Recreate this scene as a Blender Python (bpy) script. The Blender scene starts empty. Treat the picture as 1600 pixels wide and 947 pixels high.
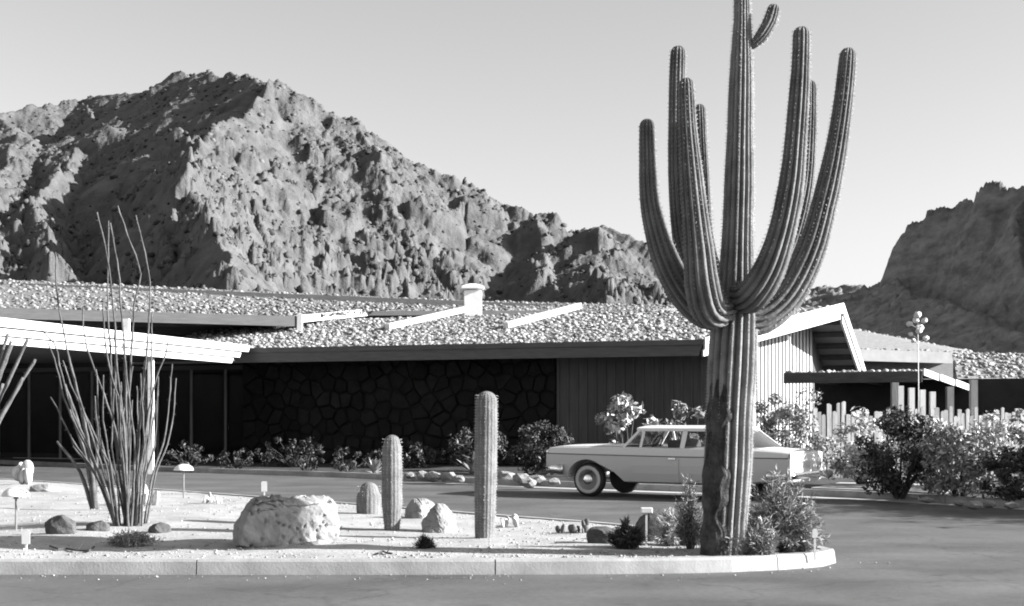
import bpy, bmesh, math, random
import numpy as np
from mathutils import Vector, Matrix
random.seed(7)
rng = np.random.default_rng(11)
R = math.radians
SC = bpy.context.scene
COL = SC.collection

# ------------------------------------------------------------------ camera, sky, sun, exposure
CAM_H, FPX, CX, HY = 1.6, 2222.2, 800.0, 653.0
cd = bpy.data.cameras.new('camera'); cam = bpy.data.objects.new('camera', cd); COL.objects.link(cam)
cam.location = (0, 0, CAM_H); cam.rotation_euler = (R(90), 0, 0)
cd.sensor_width = 36; cd.lens = 50; cd.shift_y = (HY - 473.5) / 1600
cd.clip_start = 0.1; cd.clip_end = 8000
SC.camera = cam

SUN_AZ, SUN_EL = 8.0, 22.0           # azimuth: degrees from +X towards the camera
sdir = Vector((math.cos(R(SUN_AZ)) * math.cos(R(SUN_EL)), -math.sin(R(SUN_AZ)) * math.cos(R(SUN_EL)), math.sin(R(SUN_EL))))
w = bpy.data.worlds.new('World'); SC.world = w; w.use_nodes = True
nt = w.node_tree; nt.nodes.clear()
sky = nt.nodes.new('ShaderNodeTexSky'); sky.sky_type = 'NISHITA'; sky.sun_disc = False
sky.sun_elevation = R(SUN_EL); sky.sun_rotation = R(90 + SUN_AZ)
sky.air_density = 1.0; sky.dust_density = 1.6; sky.ozone_density = 1.0
bw = nt.nodes.new('ShaderNodeRGBToBW'); bg = nt.nodes.new('ShaderNodeBackground'); out = nt.nodes.new('ShaderNodeOutputWorld')
bg.inputs[1].default_value = 0.073
nt.links.new(sky.outputs[0], bw.inputs[0]); nt.links.new(bw.outputs[0], bg.inputs[0]); nt.links.new(bg.outputs[0], out.inputs[0])
sl = bpy.data.lights.new('sun', 'SUN'); sl.energy = 5.0; sl.angle = R(0.5); sl.color = (1, 1, 1)
so = bpy.data.objects.new('sun', sl); COL.objects.link(so)
so.rotation_euler = sdir.to_track_quat('Z', 'Y').to_euler()
SC.view_settings.view_transform = 'Standard'; SC.view_settings.look = 'None'
SC.view_settings.gamma = 1; SC.view_settings.use_curve_mapping = False
SC.view_settings.exposure = 1.8
SC.cycles.filter_width = 1.9           # the photograph is a soft print
SC.cycles.max_bounces = 6

# ------------------------------------------------------------------ helpers
def at(px, py, D):
    return Vector(((px - CX) / FPX * D, D, CAM_H + (HY - py) / FPX * D))
def gnd(px, py, z=0.0):
    D = (CAM_H - z) * FPX / (py - HY)
    return Vector(((px - CX) / FPX * D, D, z))

class MB:
    def __init__(s): s.v = []; s.f = []
    def add(s, vs, fs):
        o = len(s.v); s.v += [tuple(p) for p in vs]; s.f += [tuple(i + o for i in f) for f in fs]
    def box(s, a, b, M=None):
        x0, y0, z0 = a; x1, y1, z1 = b
        vs = [Vector(p) for p in ((x0,y0,z0),(x1,y0,z0),(x1,y1,z0),(x0,y1,z0),(x0,y0,z1),(x1,y0,z1),(x1,y1,z1),(x0,y1,z1))]
        if M is not None: vs = [M @ p for p in vs]
        s.add(vs, [(3,2,1,0),(4,5,6,7),(0,1,5,4),(1,2,6,5),(2,3,7,6),(3,0,4,7)])
    def prism(s, poly, vec):
        n = len(poly); vec = Vector(vec)
        vs = [Vector(p) for p in poly] + [Vector(p) + vec for p in poly]
        s.add(vs, [tuple(range(n))[::-1], tuple(range(n, 2*n))] + [(i, (i+1) % n, n + (i+1) % n, n + i) for i in range(n)])
    def beam(s, a, b, wd, ht, up=(0,0,1)):
        a = Vector(a); b = Vector(b); d = (b - a).normalized(); up = Vector(up)
        sd = d.cross(up).normalized() * wd / 2; uu = sd.cross(d).normalized() * ht / 2
        s.add([a-sd-uu, a+sd-uu, a+sd+uu, a-sd+uu, b-sd-uu, b+sd-uu, b+sd+uu, b-sd+uu],
              [(3,2,1,0),(4,5,6,7),(0,1,5,4),(1,2,6,5),(2,3,7,6),(3,0,4,7)])
    def tube(s, pts, rad, n=8, caps=True):
        pts = [Vector(p) for p in pts]; m = len(pts)
        if not hasattr(rad, '__len__'): rad = [rad] * m
        nrm = None; vs = []
        for i, p in enumerate(pts):
            t = (pts[min(i+1, m-1)] - pts[max(i-1, 0)]).normalized()
            if nrm is None: nrm = t.orthogonal().normalized()
            nrm = (nrm - t * nrm.dot(t)).normalized(); bn = t.cross(nrm)
            for k in range(n):
                a = 2 * math.pi * k / n
                vs.append(p + (nrm * math.cos(a) + bn * math.sin(a)) * rad[i])
        fs = [(i*n+k, i*n+(k+1) % n, (i+1)*n+(k+1) % n, (i+1)*n+k) for i in range(m-1) for k in range(n)]
        if caps: fs += [tuple(range(n))[::-1], tuple(range((m-1)*n, m*n))]
        s.add(vs, fs)
    def lathe(s, prof, c=(0,0,0), n=20, axis='z'):
        vs = []; m = len(prof)
        for r, z in prof:
            for k in range(n):
                a = 2*math.pi*k/n
                p = (r*math.cos(a), r*math.sin(a), z) if axis == 'z' else (r*math.cos(a), z, r*math.sin(a))
                vs.append((p[0]+c[0], p[1]+c[1], p[2]+c[2]))
        fs = [(i*n+k, i*n+(k+1) % n, (i+1)*n+(k+1) % n, (i+1)*n+k) for i in range(m-1) for k in range(n)]
        fs += [tuple(range(n))[::-1], tuple(range((m-1)*n, m*n))]
        s.add(vs, fs)
    def mesh(s, name):
        me = bpy.data.meshes.new(name); me.from_pydata(s.v, [], s.f); me.update(); return me
    def build(s, name, m, parent=None, smooth=False, bevel=0):
        return link(name, s.mesh(name), m, parent, smooth, bevel)

def link(name, me, m, parent=None, smooth=False, bevel=0):
    o = bpy.data.objects.new(name, me); COL.objects.link(o)
    if m is not None and not me.materials: me.materials.append(m)
    if smooth: me.polygons.foreach_set('use_smooth', [True] * len(me.polygons))
    if parent: o.parent = parent
    if bevel:
        b = o.modifiers.new('edge', 'BEVEL'); b.width = bevel; b.segments = 2; b.limit_method = 'ANGLE'
    return o
def fixn(o):
    bm = bmesh.new(); bm.from_mesh(o.data); bmesh.ops.recalc_face_normals(bm, faces=bm.faces); bm.to_mesh(o.data); bm.free(); return o
def tag(o, label=None, cat=None, group=None, kind=None):
    if label: o['label'] = label
    if cat: o['category'] = cat
    if group: o['group'] = group
    if kind: o['kind'] = kind
    return o
def thing(name, label, cat, loc=(0,0,0), rz=0.0, group=None):
    o = bpy.data.objects.new(name, None); COL.objects.link(o); o.empty_display_size = 0.2
    o.location = loc; o.rotation_euler = (0, 0, rz)
    return tag(o, label, cat, group)
def np_mesh(name, V, F):
    me = bpy.data.meshes.new(name); me.vertices.add(len(V)); me.vertices.foreach_set('co', np.asarray(V, np.float32).ravel())
    F = np.asarray(F, np.int32); k = F.shape[1]
    me.loops.add(F.size); me.loops.foreach_set('vertex_index', F.ravel())
    me.polygons.add(len(F)); me.polygons.foreach_set('loop_start', np.arange(0, F.size, k, dtype=np.int32))
    me.update(calc_edges=True); me.validate(); return me
def catmull(P, step, closed=False):
    P = [Vector((p[0], p[1], p[2] if len(p) > 2 else 0)) for p in P]; n = len(P); res = []
    for i in range(n if closed else n - 1):
        if closed: a, b, c, d = P[i-1], P[i], P[(i+1) % n], P[(i+2) % n]
        else: a, b, c, d = P[max(i-1,0)], P[i], P[i+1], P[min(i+2,n-1)]
        m = max(1, int((c-b).length / step))
        for k in range(m):
            t = k / m
            res.append(0.5 * ((2*b) + (c-a)*t + (2*a-5*b+4*c-d)*t*t + (3*b-a-3*c+d)*t**3))
    if not closed: res.append(P[-1])
    return res

# ---- vectorised value noise
_PT = rng.random((256, 256))
def vnoise(x, y, seed=0):
    x = np.asarray(x, float) + seed * 17.31; y = np.asarray(y, float) + seed * 9.77
    xi = np.floor(x).astype(int); yi = np.floor(y).astype(int); fx = x - xi; fy = y - yi
    fx = fx*fx*fx*(fx*(fx*6-15)+10); fy = fy*fy*fy*(fy*(fy*6-15)+10)
    g = lambda a, b: _PT[a & 255, b & 255]
    return (g(xi,yi)*(1-fx)*(1-fy) + g(xi+1,yi)*fx*(1-fy) + g(xi,yi+1)*(1-fx)*fy + g(xi+1,yi+1)*fx*fy) * 2 - 1
def fbm(x, y, oct=5, seed=0, ridged=False, gain=0.5):
    s = 0; a = 1; tot = 0
    for o in range(oct):
        c, sn = math.cos(o*0.9), math.sin(o*0.9)
        n = vnoise((x*c - y*sn) * 2**o, (x*sn + y*c) * 2**o, seed + o)
        if ridged: n = 1 - 2*np.abs(n)
        s = s + a*n; tot += a; a *= gain
    return s / tot
def cells(x, y, seed=0):
    """random block height of the nearest cell point and the edge distance"""
    xi = np.floor(x).astype(int); yi = np.floor(y).astype(int)
    d1 = np.full(x.shape, 9.0); d2 = np.full(x.shape, 9.0); h = np.zeros(x.shape)
    for dx in (-1, 0, 1):
        for dy in (-1, 0, 1):
            cx_, cy_ = xi+dx, yi+dy
            jx = _PT[(cx_*3+seed) & 255, (cy_*5+seed*7) & 255]; jy = _PT[(cx_*7+seed*3) & 255, (cy_*11+seed) & 255]
            hh = _PT[(cx_*13+seed*5) & 255, (cy_*3+seed*11) & 255]
            d = np.hypot(cx_+jx-x, cy_+jy-y)
            near = d < d1
            d2 = np.where(near, d1, np.minimum(d2, d)); h = np.where(near, hh, h); d1 = np.where(near, d, d1)
    return h, d2 - d1, d1

# ------------------------------------------------------------------ materials (a black and white photograph: greys)
def mat(name, lo, hi=None, rough=0.85, scale=4.0, detail=6.0, bump=0.0, bscale=None, kind='noise', stretch=None, metallic=0.0, island=0.0, spec=0.3, contrast=(0.35, 0.65)):
    hi = lo if hi is None else hi
    m = bpy.data.materials.new(name); m.use_nodes = True; n = m.node_tree.nodes; L = m.node_tree.links
    b = n['Principled BSDF']; b.inputs['Roughness'].default_value = rough; b.inputs['Metallic'].default_value = metallic
    b.inputs['Specular IOR Level'].default_value = spec
    tc = n.new('ShaderNodeTexCoord'); src = tc.outputs['Object']
    if stretch:
        mp = n.new('ShaderNodeMapping'); mp.inputs['Scale'].default_value = stretch; L.new(src, mp.inputs[0]); src = mp.outputs[0]
    def tex(sc, k):
        if k == 'voronoi':
            t = n.new('ShaderNodeTexVoronoi'); t.inputs['Scale'].default_value = sc; L.new(src, t.inputs['Vector']); return t.outputs['Distance']
        t = n.new('ShaderNodeTexNoise'); t.inputs['Scale'].default_value = sc; t.inputs['Detail'].default_value = detail
        t.inputs['Roughness'].default_value = 0.62; L.new(src, t.inputs['Vector']); return t.outputs['Fac']
    f = tex(scale, kind)
    rp = n.new('ShaderNodeValToRGB'); rp.color_ramp.elements[0].position = contrast[0]; rp.color_ramp.elements[1].position = contrast[1]
    rp.color_ramp.elements[0].color = (lo, lo, lo, 1); rp.color_ramp.elements[1].color = (hi, hi, hi, 1)
    L.new(f, rp.inputs[0]); colr = rp.outputs[0]
    if island:
        g = n.new('ShaderNodeNewGeometry'); oi = n.new('ShaderNodeObjectInfo')
        ad = n.new('ShaderNodeMath'); ad.operation = 'ADD'; L.new(g.outputs['Random Per Island'], ad.inputs[0]); L.new(oi.outputs['Random'], ad.inputs[1])
        fr = n.new('ShaderNodeMath'); fr.operation = 'FRACT'; L.new(ad.outputs[0], fr.inputs[0])
        mr = n.new('ShaderNodeMapRange'); mr.inputs[3].default_value = 1 - island; mr.inputs[4].default_value = 1 + island
        L.new(fr.outputs[0], mr.inputs[0])
        mx = n.new('ShaderNodeVectorMath'); mx.operation = 'SCALE'; L.new(colr, mx.inputs[0]); L.new(mr.outputs[0], mx.inputs[3]); colr = mx.outputs[0]
    L.new(colr, b.inputs['Base Color'])
    if bump:
        bp = n.new('ShaderNodeBump'); bp.inputs['Strength'].default_value = 1.0; bp.inputs['Distance'].default_value = bump
        L.new(tex(bscale or scale*4, kind), bp.inputs['Height']); L.new(bp.outputs[0], b.inputs['Normal'])
    return m
M = {}
M['desert'] = mat('desert', 0.09, 0.14, scale=0.3, bump=0.03, bscale=6)
M['sand'] = mat('sand', 0.23, 0.35, scale=1.6, bump=0.012, bscale=30, contrast=(0.3, 0.6))
M['pebble'] = mat('pebble', 0.2, 0.34, island=0.45, scale=8)
M['concrete'] = mat('concrete', 0.22, 0.34, scale=2.2, detail=9, bump=0.004, bscale=40)
M['walk'] = mat('walk', 0.34, 0.42, scale=1.2, bump=0.003, bscale=30)
M['soil'] = mat('soil', 0.03, 0.06, scale=3, bump=0.02, bscale=14)
M['mountain'] = mat('mountain', 0.046, 0.115, scale=0.09, detail=12, bump=1.0, bscale=0.45, contrast=(0.3, 0.7))
M['mountain_block'] = mat('mountain_block', 0.045, 0.1, scale=0.3, island=0.5)
M['butte'] = mat('butte', 0.11, 0.26, scale=0.035, detail=12, bump=5.0, bscale=0.09, stretch=(1, 1, 2.2))
M['scrub'] = mat('scrub', 0.02, 0.04, scale=0.3, island=0.4)
M['roofbase'] = mat('roofbase', 0.15, 0.23, scale=5, bump=0.02, bscale=18)
M['roofstone'] = mat('roofstone', 0.17, 0.29, scale=7, island=0.6)
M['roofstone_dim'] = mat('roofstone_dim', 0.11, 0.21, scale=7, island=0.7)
M['saguaro_trunk'] = mat('saguaro_trunk', 0.12, 0.23, scale=3.5, detail=10, bump=0.012, bscale=26, rough=0.75)  # paler copy of the arm skin, to brighten the sunlit ribs
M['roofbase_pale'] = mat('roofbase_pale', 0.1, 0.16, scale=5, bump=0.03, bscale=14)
M['car_band'] = mat('car_band', 0.58, 0.6, rough=0.28, scale=1.0, spec=0.5)
M['wood_dark'] = mat('wood_dark', 0.05, 0.08, scale=3, stretch=(1, 1, 8), rough=0.7)
M['fascia'] = mat('fascia', 0.07, 0.1, scale=2.0, stretch=(1, 1, 9), rough=0.7, bump=0.003, bscale=8)
M['soffit'] = mat('soffit', 0.16, 0.2, scale=2)
M['white'] = mat('white_paint', 0.5, 0.6, scale=3.0, detail=9, rough=0.55, bump=0.002, bscale=20)
M['white_board'] = mat('white_board', 0.3, 0.38, scale=2.0, stretch=(3, 3, 0.5), rough=0.6, bump=0.002, bscale=10)
M['board'] = mat('board', 0.06, 0.09, scale=1.3, stretch=(3, 3, 0.5), rough=0.75)
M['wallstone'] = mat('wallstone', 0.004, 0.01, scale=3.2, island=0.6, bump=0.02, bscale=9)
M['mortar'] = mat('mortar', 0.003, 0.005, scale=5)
M['shade_black'] = mat('painted_shade', 0.015, 0.025, scale=2)  # near-black colour standing in for shade in the recess, board gaps and patio
M['post'] = mat('post', 0.15, 0.22, scale=4, stretch=(4, 4, 0.6))
M['stake'] = mat('stake', 0.2, 0.32, scale=6, stretch=(3, 3, 0.4), island=0.3, bump=0.004, bscale=20)
M['saguaro'] = mat('saguaro', 0.075, 0.15, scale=3.5, detail=10, bump=0.012, bscale=26, rough=0.75)
M['saguaro_woody'] = mat('saguaro_woody', 0.02, 0.08, scale=7, detail=12, bump=0.03, bscale=18, rough=0.9)
M['cactus'] = mat('cactus', 0.1, 0.17, scale=6, bump=0.01, bscale=40, rough=0.8)
M['spine'] = mat('spine', 0.3, 0.45, scale=9)
M['cactus_pale'] = mat('cactus_pale', 0.34, 0.5, scale=9, bump=0.008, bscale=50, rough=0.9)
M['pad'] = mat('pad', 0.08, 0.14, scale=8, bump=0.006, bscale=50)
M['ocotillo'] = mat('ocotillo', 0.05, 0.125, scale=9, detail=8, stretch=(1, 1, 0.6), bump=0.008, bscale=40, rough=0.9)
M['stem'] = mat('stem', 0.04, 0.07, scale=8)
M['boulder'] = mat('boulder', 0.16, 0.26, scale=4.5, detail=12, bump=0.02, bscale=16, contrast=(0.28, 0.6))
M['rock_dark'] = mat('rock_dark', 0.05, 0.1, scale=5, bump=0.02, bscale=16)
M['leaf_dark'] = mat('leaf_dark', 0.026, 0.05, island=0.5, rough=0.5)
M['leaf_mid'] = mat('leaf_mid', 0.18, 0.28, island=0.5, rough=0.45)
M['leaf_pale'] = mat('leaf_pale', 0.3, 0.45, island=0.45, rough=0.45)
M['feather'] = mat('feather', 0.16, 0.26, island=0.6, rough=0.7)
M['flower'] = mat('flower', 0.6, 0.75, scale=12, bump=0.02, bscale=40)
M['car_body'] = mat('car_body', 0.44, 0.46, rough=0.28, scale=1.0, spec=0.5)
M['car_white'] = mat('car_white', 0.7, 0.72, rough=0.25, scale=1.0, spec=0.5)
M['chrome'] = mat('chrome', 0.75, rough=0.16, metallic=1.0)
M['rubber'] = mat('rubber', 0.02, 0.03, rough=0.7)
M['whitewall'] = mat('whitewall', 0.42, 0.5, rough=0.6)
M['seat'] = mat('seat', 0.06, 0.1, rough=0.7)
M['lens'] = mat('lens', 0.7, rough=0.1, spec=0.6)
M['lens_dark'] = mat('lens_dark', 0.10, rough=0.15, spec=0.6)
M['lamp_metal'] = mat('lamp_metal', 0.6, 0.72, scale=9, rough=0.45)
M['lamp_stem'] = mat('lamp_stem', 0.14, 0.2, scale=9, rough=0.6)
M['vent'] = mat('vent_metal', 0.62, 0.74, scale=4, rough=0.5)
def asphalt():
    m = mat('asphalt', 0.062, 0.102, scale=0.55, detail=10, bump=0.004, bscale=120, rough=0.8, contrast=(0.3, 0.68))
    n = m.node_tree.nodes; L = m.node_tree.links; b = n['Principled BSDF']
    src = b.inputs['Base Color'].links[0].from_socket
    t = n.new('ShaderNodeTexNoise'); t.inputs['Scale'].default_value = 13; t.inputs['Detail'].default_value = 9; t.inputs['Roughness'].default_value = 0.8
    t2 = n.new('ShaderNodeTexNoise'); t2.inputs['Scale'].default_value = 0.5; t2.inputs['Detail'].default_value = 9
    mp = n.new('ShaderNodeMapping'); mp.inputs['Scale'].default_value = (1.0, 1.7, 1); mp.inputs['Rotation'].default_value = (0, 0, R(38))
    tc = n.new('ShaderNodeTexCoord'); L.new(tc.outputs['Object'], t.inputs[0]); L.new(tc.outputs['Object'], mp.inputs[0]); L.new(mp.outputs[0], t2.inputs[0])
    a = n.new('ShaderNodeMapRange'); a.inputs[1].default_value = 0.3; a.inputs[2].default_value = 0.7; a.inputs[3].default_value = 0.72; a.inputs[4].default_value = 1.3
    c = n.new('ShaderNodeMapRange'); c.inputs[1].default_value = 0.35; c.inputs[2].default_value = 0.65; c.inputs[3].default_value = 0.8; c.inputs[4].default_value = 1.2
    L.new(t.outputs['Fac'], a.inputs[0]); L.new(t2.outputs['Fac'], c.inputs[0])
    vo = n.new('ShaderNodeTexVoronoi'); vo.feature = 'DISTANCE_TO_EDGE'; vo.inputs['Scale'].default_value = 0.33; wn = n.new('ShaderNodeTexNoise'); wn.inputs['Scale'].default_value = 1.3; wn.inputs['Detail'].default_value = 6
    L.new(tc.outputs['Object'], wn.inputs[0]); va = n.new('ShaderNodeVectorMath'); va.operation = 'MULTIPLY_ADD'; va.inputs[1].default_value = (1.1, 1.1, 0); L.new(wn.outputs['Color'], va.inputs[0]); L.new(tc.outputs['Object'], va.inputs[2]); L.new(va.outputs[0], vo.inputs['Vector'])
    cr = n.new('ShaderNodeMapRange'); cr.inputs[1].default_value = 0.0; cr.inputs[2].default_value = 0.012; cr.inputs[3].default_value = 0.78; cr.inputs[4].default_value = 1.0; L.new(vo.outputs['Distance'], cr.inputs[0])
    sp_ = n.new('ShaderNodeTexNoise'); sp_.inputs['Scale'].default_value = 2.6; sp_.inputs['Detail'].default_value = 4; L.new(tc.outputs['Object'], sp_.inputs[0])
    sm = n.new('ShaderNodeMapRange'); sm.inputs[1].default_value = 0.62; sm.inputs[2].default_value = 0.72; sm.inputs[3].default_value = 1.0; sm.inputs[4].default_value = 0.72; L.new(sp_.outputs['Fac'], sm.inputs[0])
    c2 = n.new('ShaderNodeMath'); c2.operation = 'MULTIPLY'; L.new(cr.outputs[0], c2.inputs[0]); L.new(sm.outputs[0], c2.inputs[1])
    c3 = n.new('ShaderNodeMath'); c3.operation = 'MULTIPLY'; L.new(a.outputs[0], c3.inputs[0]); L.new(c2.outputs[0], c3.inputs[1]); a = c3
    k = n.new('ShaderNodeMath'); k.operation = 'MULTIPLY'; L.new(a.outputs[0], k.inputs[0]); L.new(c.outputs[0], k.inputs[1])
    s = n.new('ShaderNodeVectorMath'); s.operation = 'SCALE'; L.new(src, s.inputs[0]); L.new(k.outputs[0], s.inputs[3]); L.new(s.outputs[0], b.inputs['Base Color'])
    return m
M['asphalt'] = asphalt()
def glass():
    m = bpy.data.materials.new('glass'); m.use_nodes = True; n = m.node_tree.nodes; L = m.node_tree.links; n.remove(n['Principled BSDF'])
    t = n.new('ShaderNodeBsdfTransparent'); t.inputs[0].default_value = (0.78, 0.78, 0.78, 1)
    g = n.new('ShaderNodeBsdfGlossy'); g.inputs['Roughness'].default_value = 0.03
    fr = n.new('ShaderNodeFresnel'); fr.inputs[0].default_value = 1.45
    mx = n.new('ShaderNodeMixShader'); L.new(fr.outputs[0], mx.inputs[0]); L.new(t.outputs[0], mx.inputs[1]); L.new(g.outputs[0], mx.inputs[2])
    L.new(mx.outputs[0], n['Material Output'].inputs[0]); return m
M['glass'] = glass()
M['glass_dim'] = glass(); [setattr(n_.inputs[0], 'default_value', 1.12) for n_ in M['glass_dim'].node_tree.nodes if n_.type == 'FRESNEL']

# ------------------------------------------------------------------ ground, street, kerbs
o = MB(); o.add([(-4000,-1500,-0.03),(4000,-1500,-0.03),(4000,5000,-0.03),(-4000,5000,-0.03)], [(0,1,2,3)])
tag(o.build('ground', M['desert']), kind='structure')

FAR = [(-60,88),(-30,60),(-18,49.5),(-10.5,42.5),(-5,38.5),(-0.5,34.2),(2.9,31.3),(6.6,28.6),(9.2,25.2),(12,21.5),(18,15),(40,-8)]
far = catmull(FAR, 0.6)
st = MB(); poly = [(p.x, p.y, 0.0) for p in far] + [(40,-25,0),(-90,-25,0),(-90,88,0)]
st.add(poly, [tuple(range(len(poly)))])
so_ = st.build('street', M['asphalt']); tag(so_, kind='structure')
bm = bmesh.new(); bm.from_mesh(so_.data); bmesh.ops.triangulate(bm, faces=bm.faces); bmesh.ops.recalc_face_normals(bm, faces=bm.faces)
for f in bm.faces:
    if f.normal.z < 0: f.normal_flip()
bm.to_mesh(so_.data); bm.free()

def offset(P, d, closed=False):
    n = len(P); r = []
    for i in range(n):
        a = P[i-1] if (closed or i > 0) else P[i]; b = P[(i+1) % n] if (closed or i < n-1) else P[i]
        t = (b - a); t.z = 0; t.normalize(); r.append(P[i] + Vector((-t.y, t.x, 0)) * d)
    return r
def kerb(P, width, h, closed, parent, seglen=3.0):
    """P = outer foot line; body lies to the left of the walking direction"""
    IN = offset(P, width, closed); T1 = offset(P, 0.02, closed); n = len(P); i = 0
    N = n if closed else n - 1
    while i < N:
        L = 0; j = i
        while j < N and L < seglen: L += (P[(j+1) % n] - P[j % n]).length; j += 1
        mb = MB(); vs = []; fs = []
        for k in range(i, j + 1):
            a, c, b = P[k % n].copy(), T1[k % n], IN[k % n].copy()
            if k == i or k == j:
                d = (P[(k+1) % n] - P[k % n]).normalized() if k == i else (P[(k-1) % n] - P[k % n]).normalized()
            else: d = Vector((0,0,0))
            d = d * 0.006
            vs += [a + d + Vector((0,0,-0.02)), c + d + Vector((0,0,h-0.025)), c + d + Vector((0,0,h)).lerp(Vector((0,0,h)), 1) + (b-c)*0.12, b + d + Vector((0,0,h)), b + d + Vector((0,0,-0.02))]
        m = j - i + 1
        for k in range(m - 1):
            for q in range(5): fs.append((k*5+q, k*5+(q+1) % 5, (k+1)*5+(q+1) % 5, (k+1)*5+q))
        fs += [(4,3,2,1,0), tuple((m-1)*5+q for q in range(5))]
        mb.add(vs, fs); fixn(mb.build('kerb_segment', M['concrete'], parent)); i = j
# far kerb and the beds behind it
kf = thing('far_kerb', None, None); tag(kf, kind='structure')
kerb([p for p in far if p.y < 62 and p.y > 8], 0.16, 0.14, False, kf)
inner = offset(far, 0.15)
bed = MB(); poly = [(p.x, p.y, 0.10) for p in inner] + [(120, -8, 0.10), (120, 88, 0.10)]
bed.add(poly, [tuple(range(len(poly)))])
bo = bed.build('planting_bed', M['soil']); tag(bo, kind='structure')
bm = bmesh.new(); bm.from_mesh(bo.data); bmesh.ops.triangulate(bm, faces=bm.faces)
for f in bm.faces:
    if f.normal.z < 0: f.normal_flip()
bm.to_mesh(bo.data); bm.free()
# concrete gutter strip along the far kerb and the walk to the patio gate
gi = [p for p in far if -1.6 < p.x < 14]; go_ = offset(gi, -0.55); gi = offset(gi, -0.01); g = MB()
g.add([(p.x, p.y, 0.004) for p in gi] + [(p.x, p.y, 0.004) for p in go_], [(i+len(gi), i+1+len(gi), i+1, i) for i in range(len(gi)-1)])
tag(g.build('gutter_path', M['walk']), kind='structure')
g = MB(); a, b, c, d = (6.3,30.0), (8.4,28.0), (9.9,31.5), (7.5,32.5)
for k in range(5):
    t0, t1 = k/5 + 0.004, (k+1)/5 - 0.004
    L = lambda p, q, t: (p[0]+(q[0]-p[0])*t, p[1]+(q[1]-p[1])*t)
    p0, p1, p2, p3 = L(a,d,t0), L(b,c,t0), L(b,c,t1), L(a,d,t1)
    gg = MB(); gg.prism([(p[0],p[1],0.09) for p in (p0,p1,p2,p3)], (0,0,0.04))
    if k == 0: walk = thing('garden_path', None, None); tag(walk, kind='structure')
    fixn(gg.build('paving_slab', M['walk'], walk))
# entrance walk, two pale steps
ew = thing('entrance_pavement', None, None); tag(ew, kind='structure')
for (px0,py0,px1,py1,h) in ((-150,716,118,722,0.12),(-150,706,45,708,0.24)):
    p = gnd(px0,py0); q = gnd(px1,py1); d = (q-p).normalized(); nn = Vector((-d.y,d.x,0))*3
    if nn.y < 0: nn = -nn
    gg = MB(); gg.prism([p, q, q+nn, p+nn], (0,0,h)); fixn(gg.build('step', M['walk'], ew))

# island
LOOP = [(-26,46.5),(-26,24),(-22,14.9),(-13,14.6),(-6,14.52),(0,14.52),(1.9,14.66),(2.8,14.95),(3.35,15.3),(3.58,15.7),(3.5,16.15),(3.2,16.75),(2.5,17.9),(1.41,19.6),(0.07,21.1),(-0.9,22.2),(-3,24.6),(-6.36,28.2),(-9,30.9),(-12.3,34.2),(-20,41)]
loop = catmull(LOOP, 0.25, True)
ki = thing('island_kerb', None, None); tag(ki, kind='structure')
kerb(loop, 0.16, 0.155, True, ki, 2.9)
inn = offset(loop, 0.15, True)
fr_x = np.array([p.x for p in inn]); fr_y = np.array([p.y for p in inn])
xs = np.concatenate([np.linspace(-24, -13, 30), np.linspace(-12.8, 3.40, 220)])
def spans(x):
    ys = []
    n = len(inn)
    for i in range(n):
        a, b = inn[i], inn[(i+1) % n]
        if (a.x <= x) != (b.x <= x): ys.append(a.y + (b.y-a.y)*(x-a.x)/(b.x-a.x))
    return (min(ys), max(ys)) if len(ys) > 1 else None
def bedz(x, y):
    e = 1.0
    s = spans(float(x)) if np.isscalar(x) else None
    m = 0.05*float(fbm(np.array([x*0.45]), np.array([y*0.45]), 3, 5)[0]) + 0.10*math.exp(-((x+4.9)/2.2)**2 - ((y-19.8)/2.0)**2)
    if s: e = max(0.0, min(1.0, (y - s[0]) / 1.2, (s[1] - y) / 1.2))
    return 0.135 + (m + 0.03) * e
NV = 90; V = []; rows = 0
for x in xs:
    s = spans(float(x))
    if not s: continue
    rows += 1
    for k in range(NV + 1):
        t = k / NV; y = s[0] + (s[1]-s[0])*t
        V.append((x, y, bedz(float(x), y)))
V = np.array(V); V[:,2] += 0.012*fbm(V[:,0]*2.2, V[:,1]*2.2, 4, 3)
idx = np.arange(rows*(NV+1)).reshape(rows, NV+1)
F = np.stack([idx[:-1,:-1].ravel(), idx[1:,:-1].ravel(), idx[1:,1:].ravel(), idx[:-1,1:].ravel()], 1)
tag(link('island_ground', np_mesh('island_ground', V, F), M['sand'], smooth=True), kind='structure')
def isl(px, py):
    """point of the island bed seen at a pixel"""
    z = 0.15
    for _ in range(6):
        p = gnd(px, py, z); z = bedz(p.x, p.y)
    return gnd(px, py, z)
def PXM(p): return FPX / p.y

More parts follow.
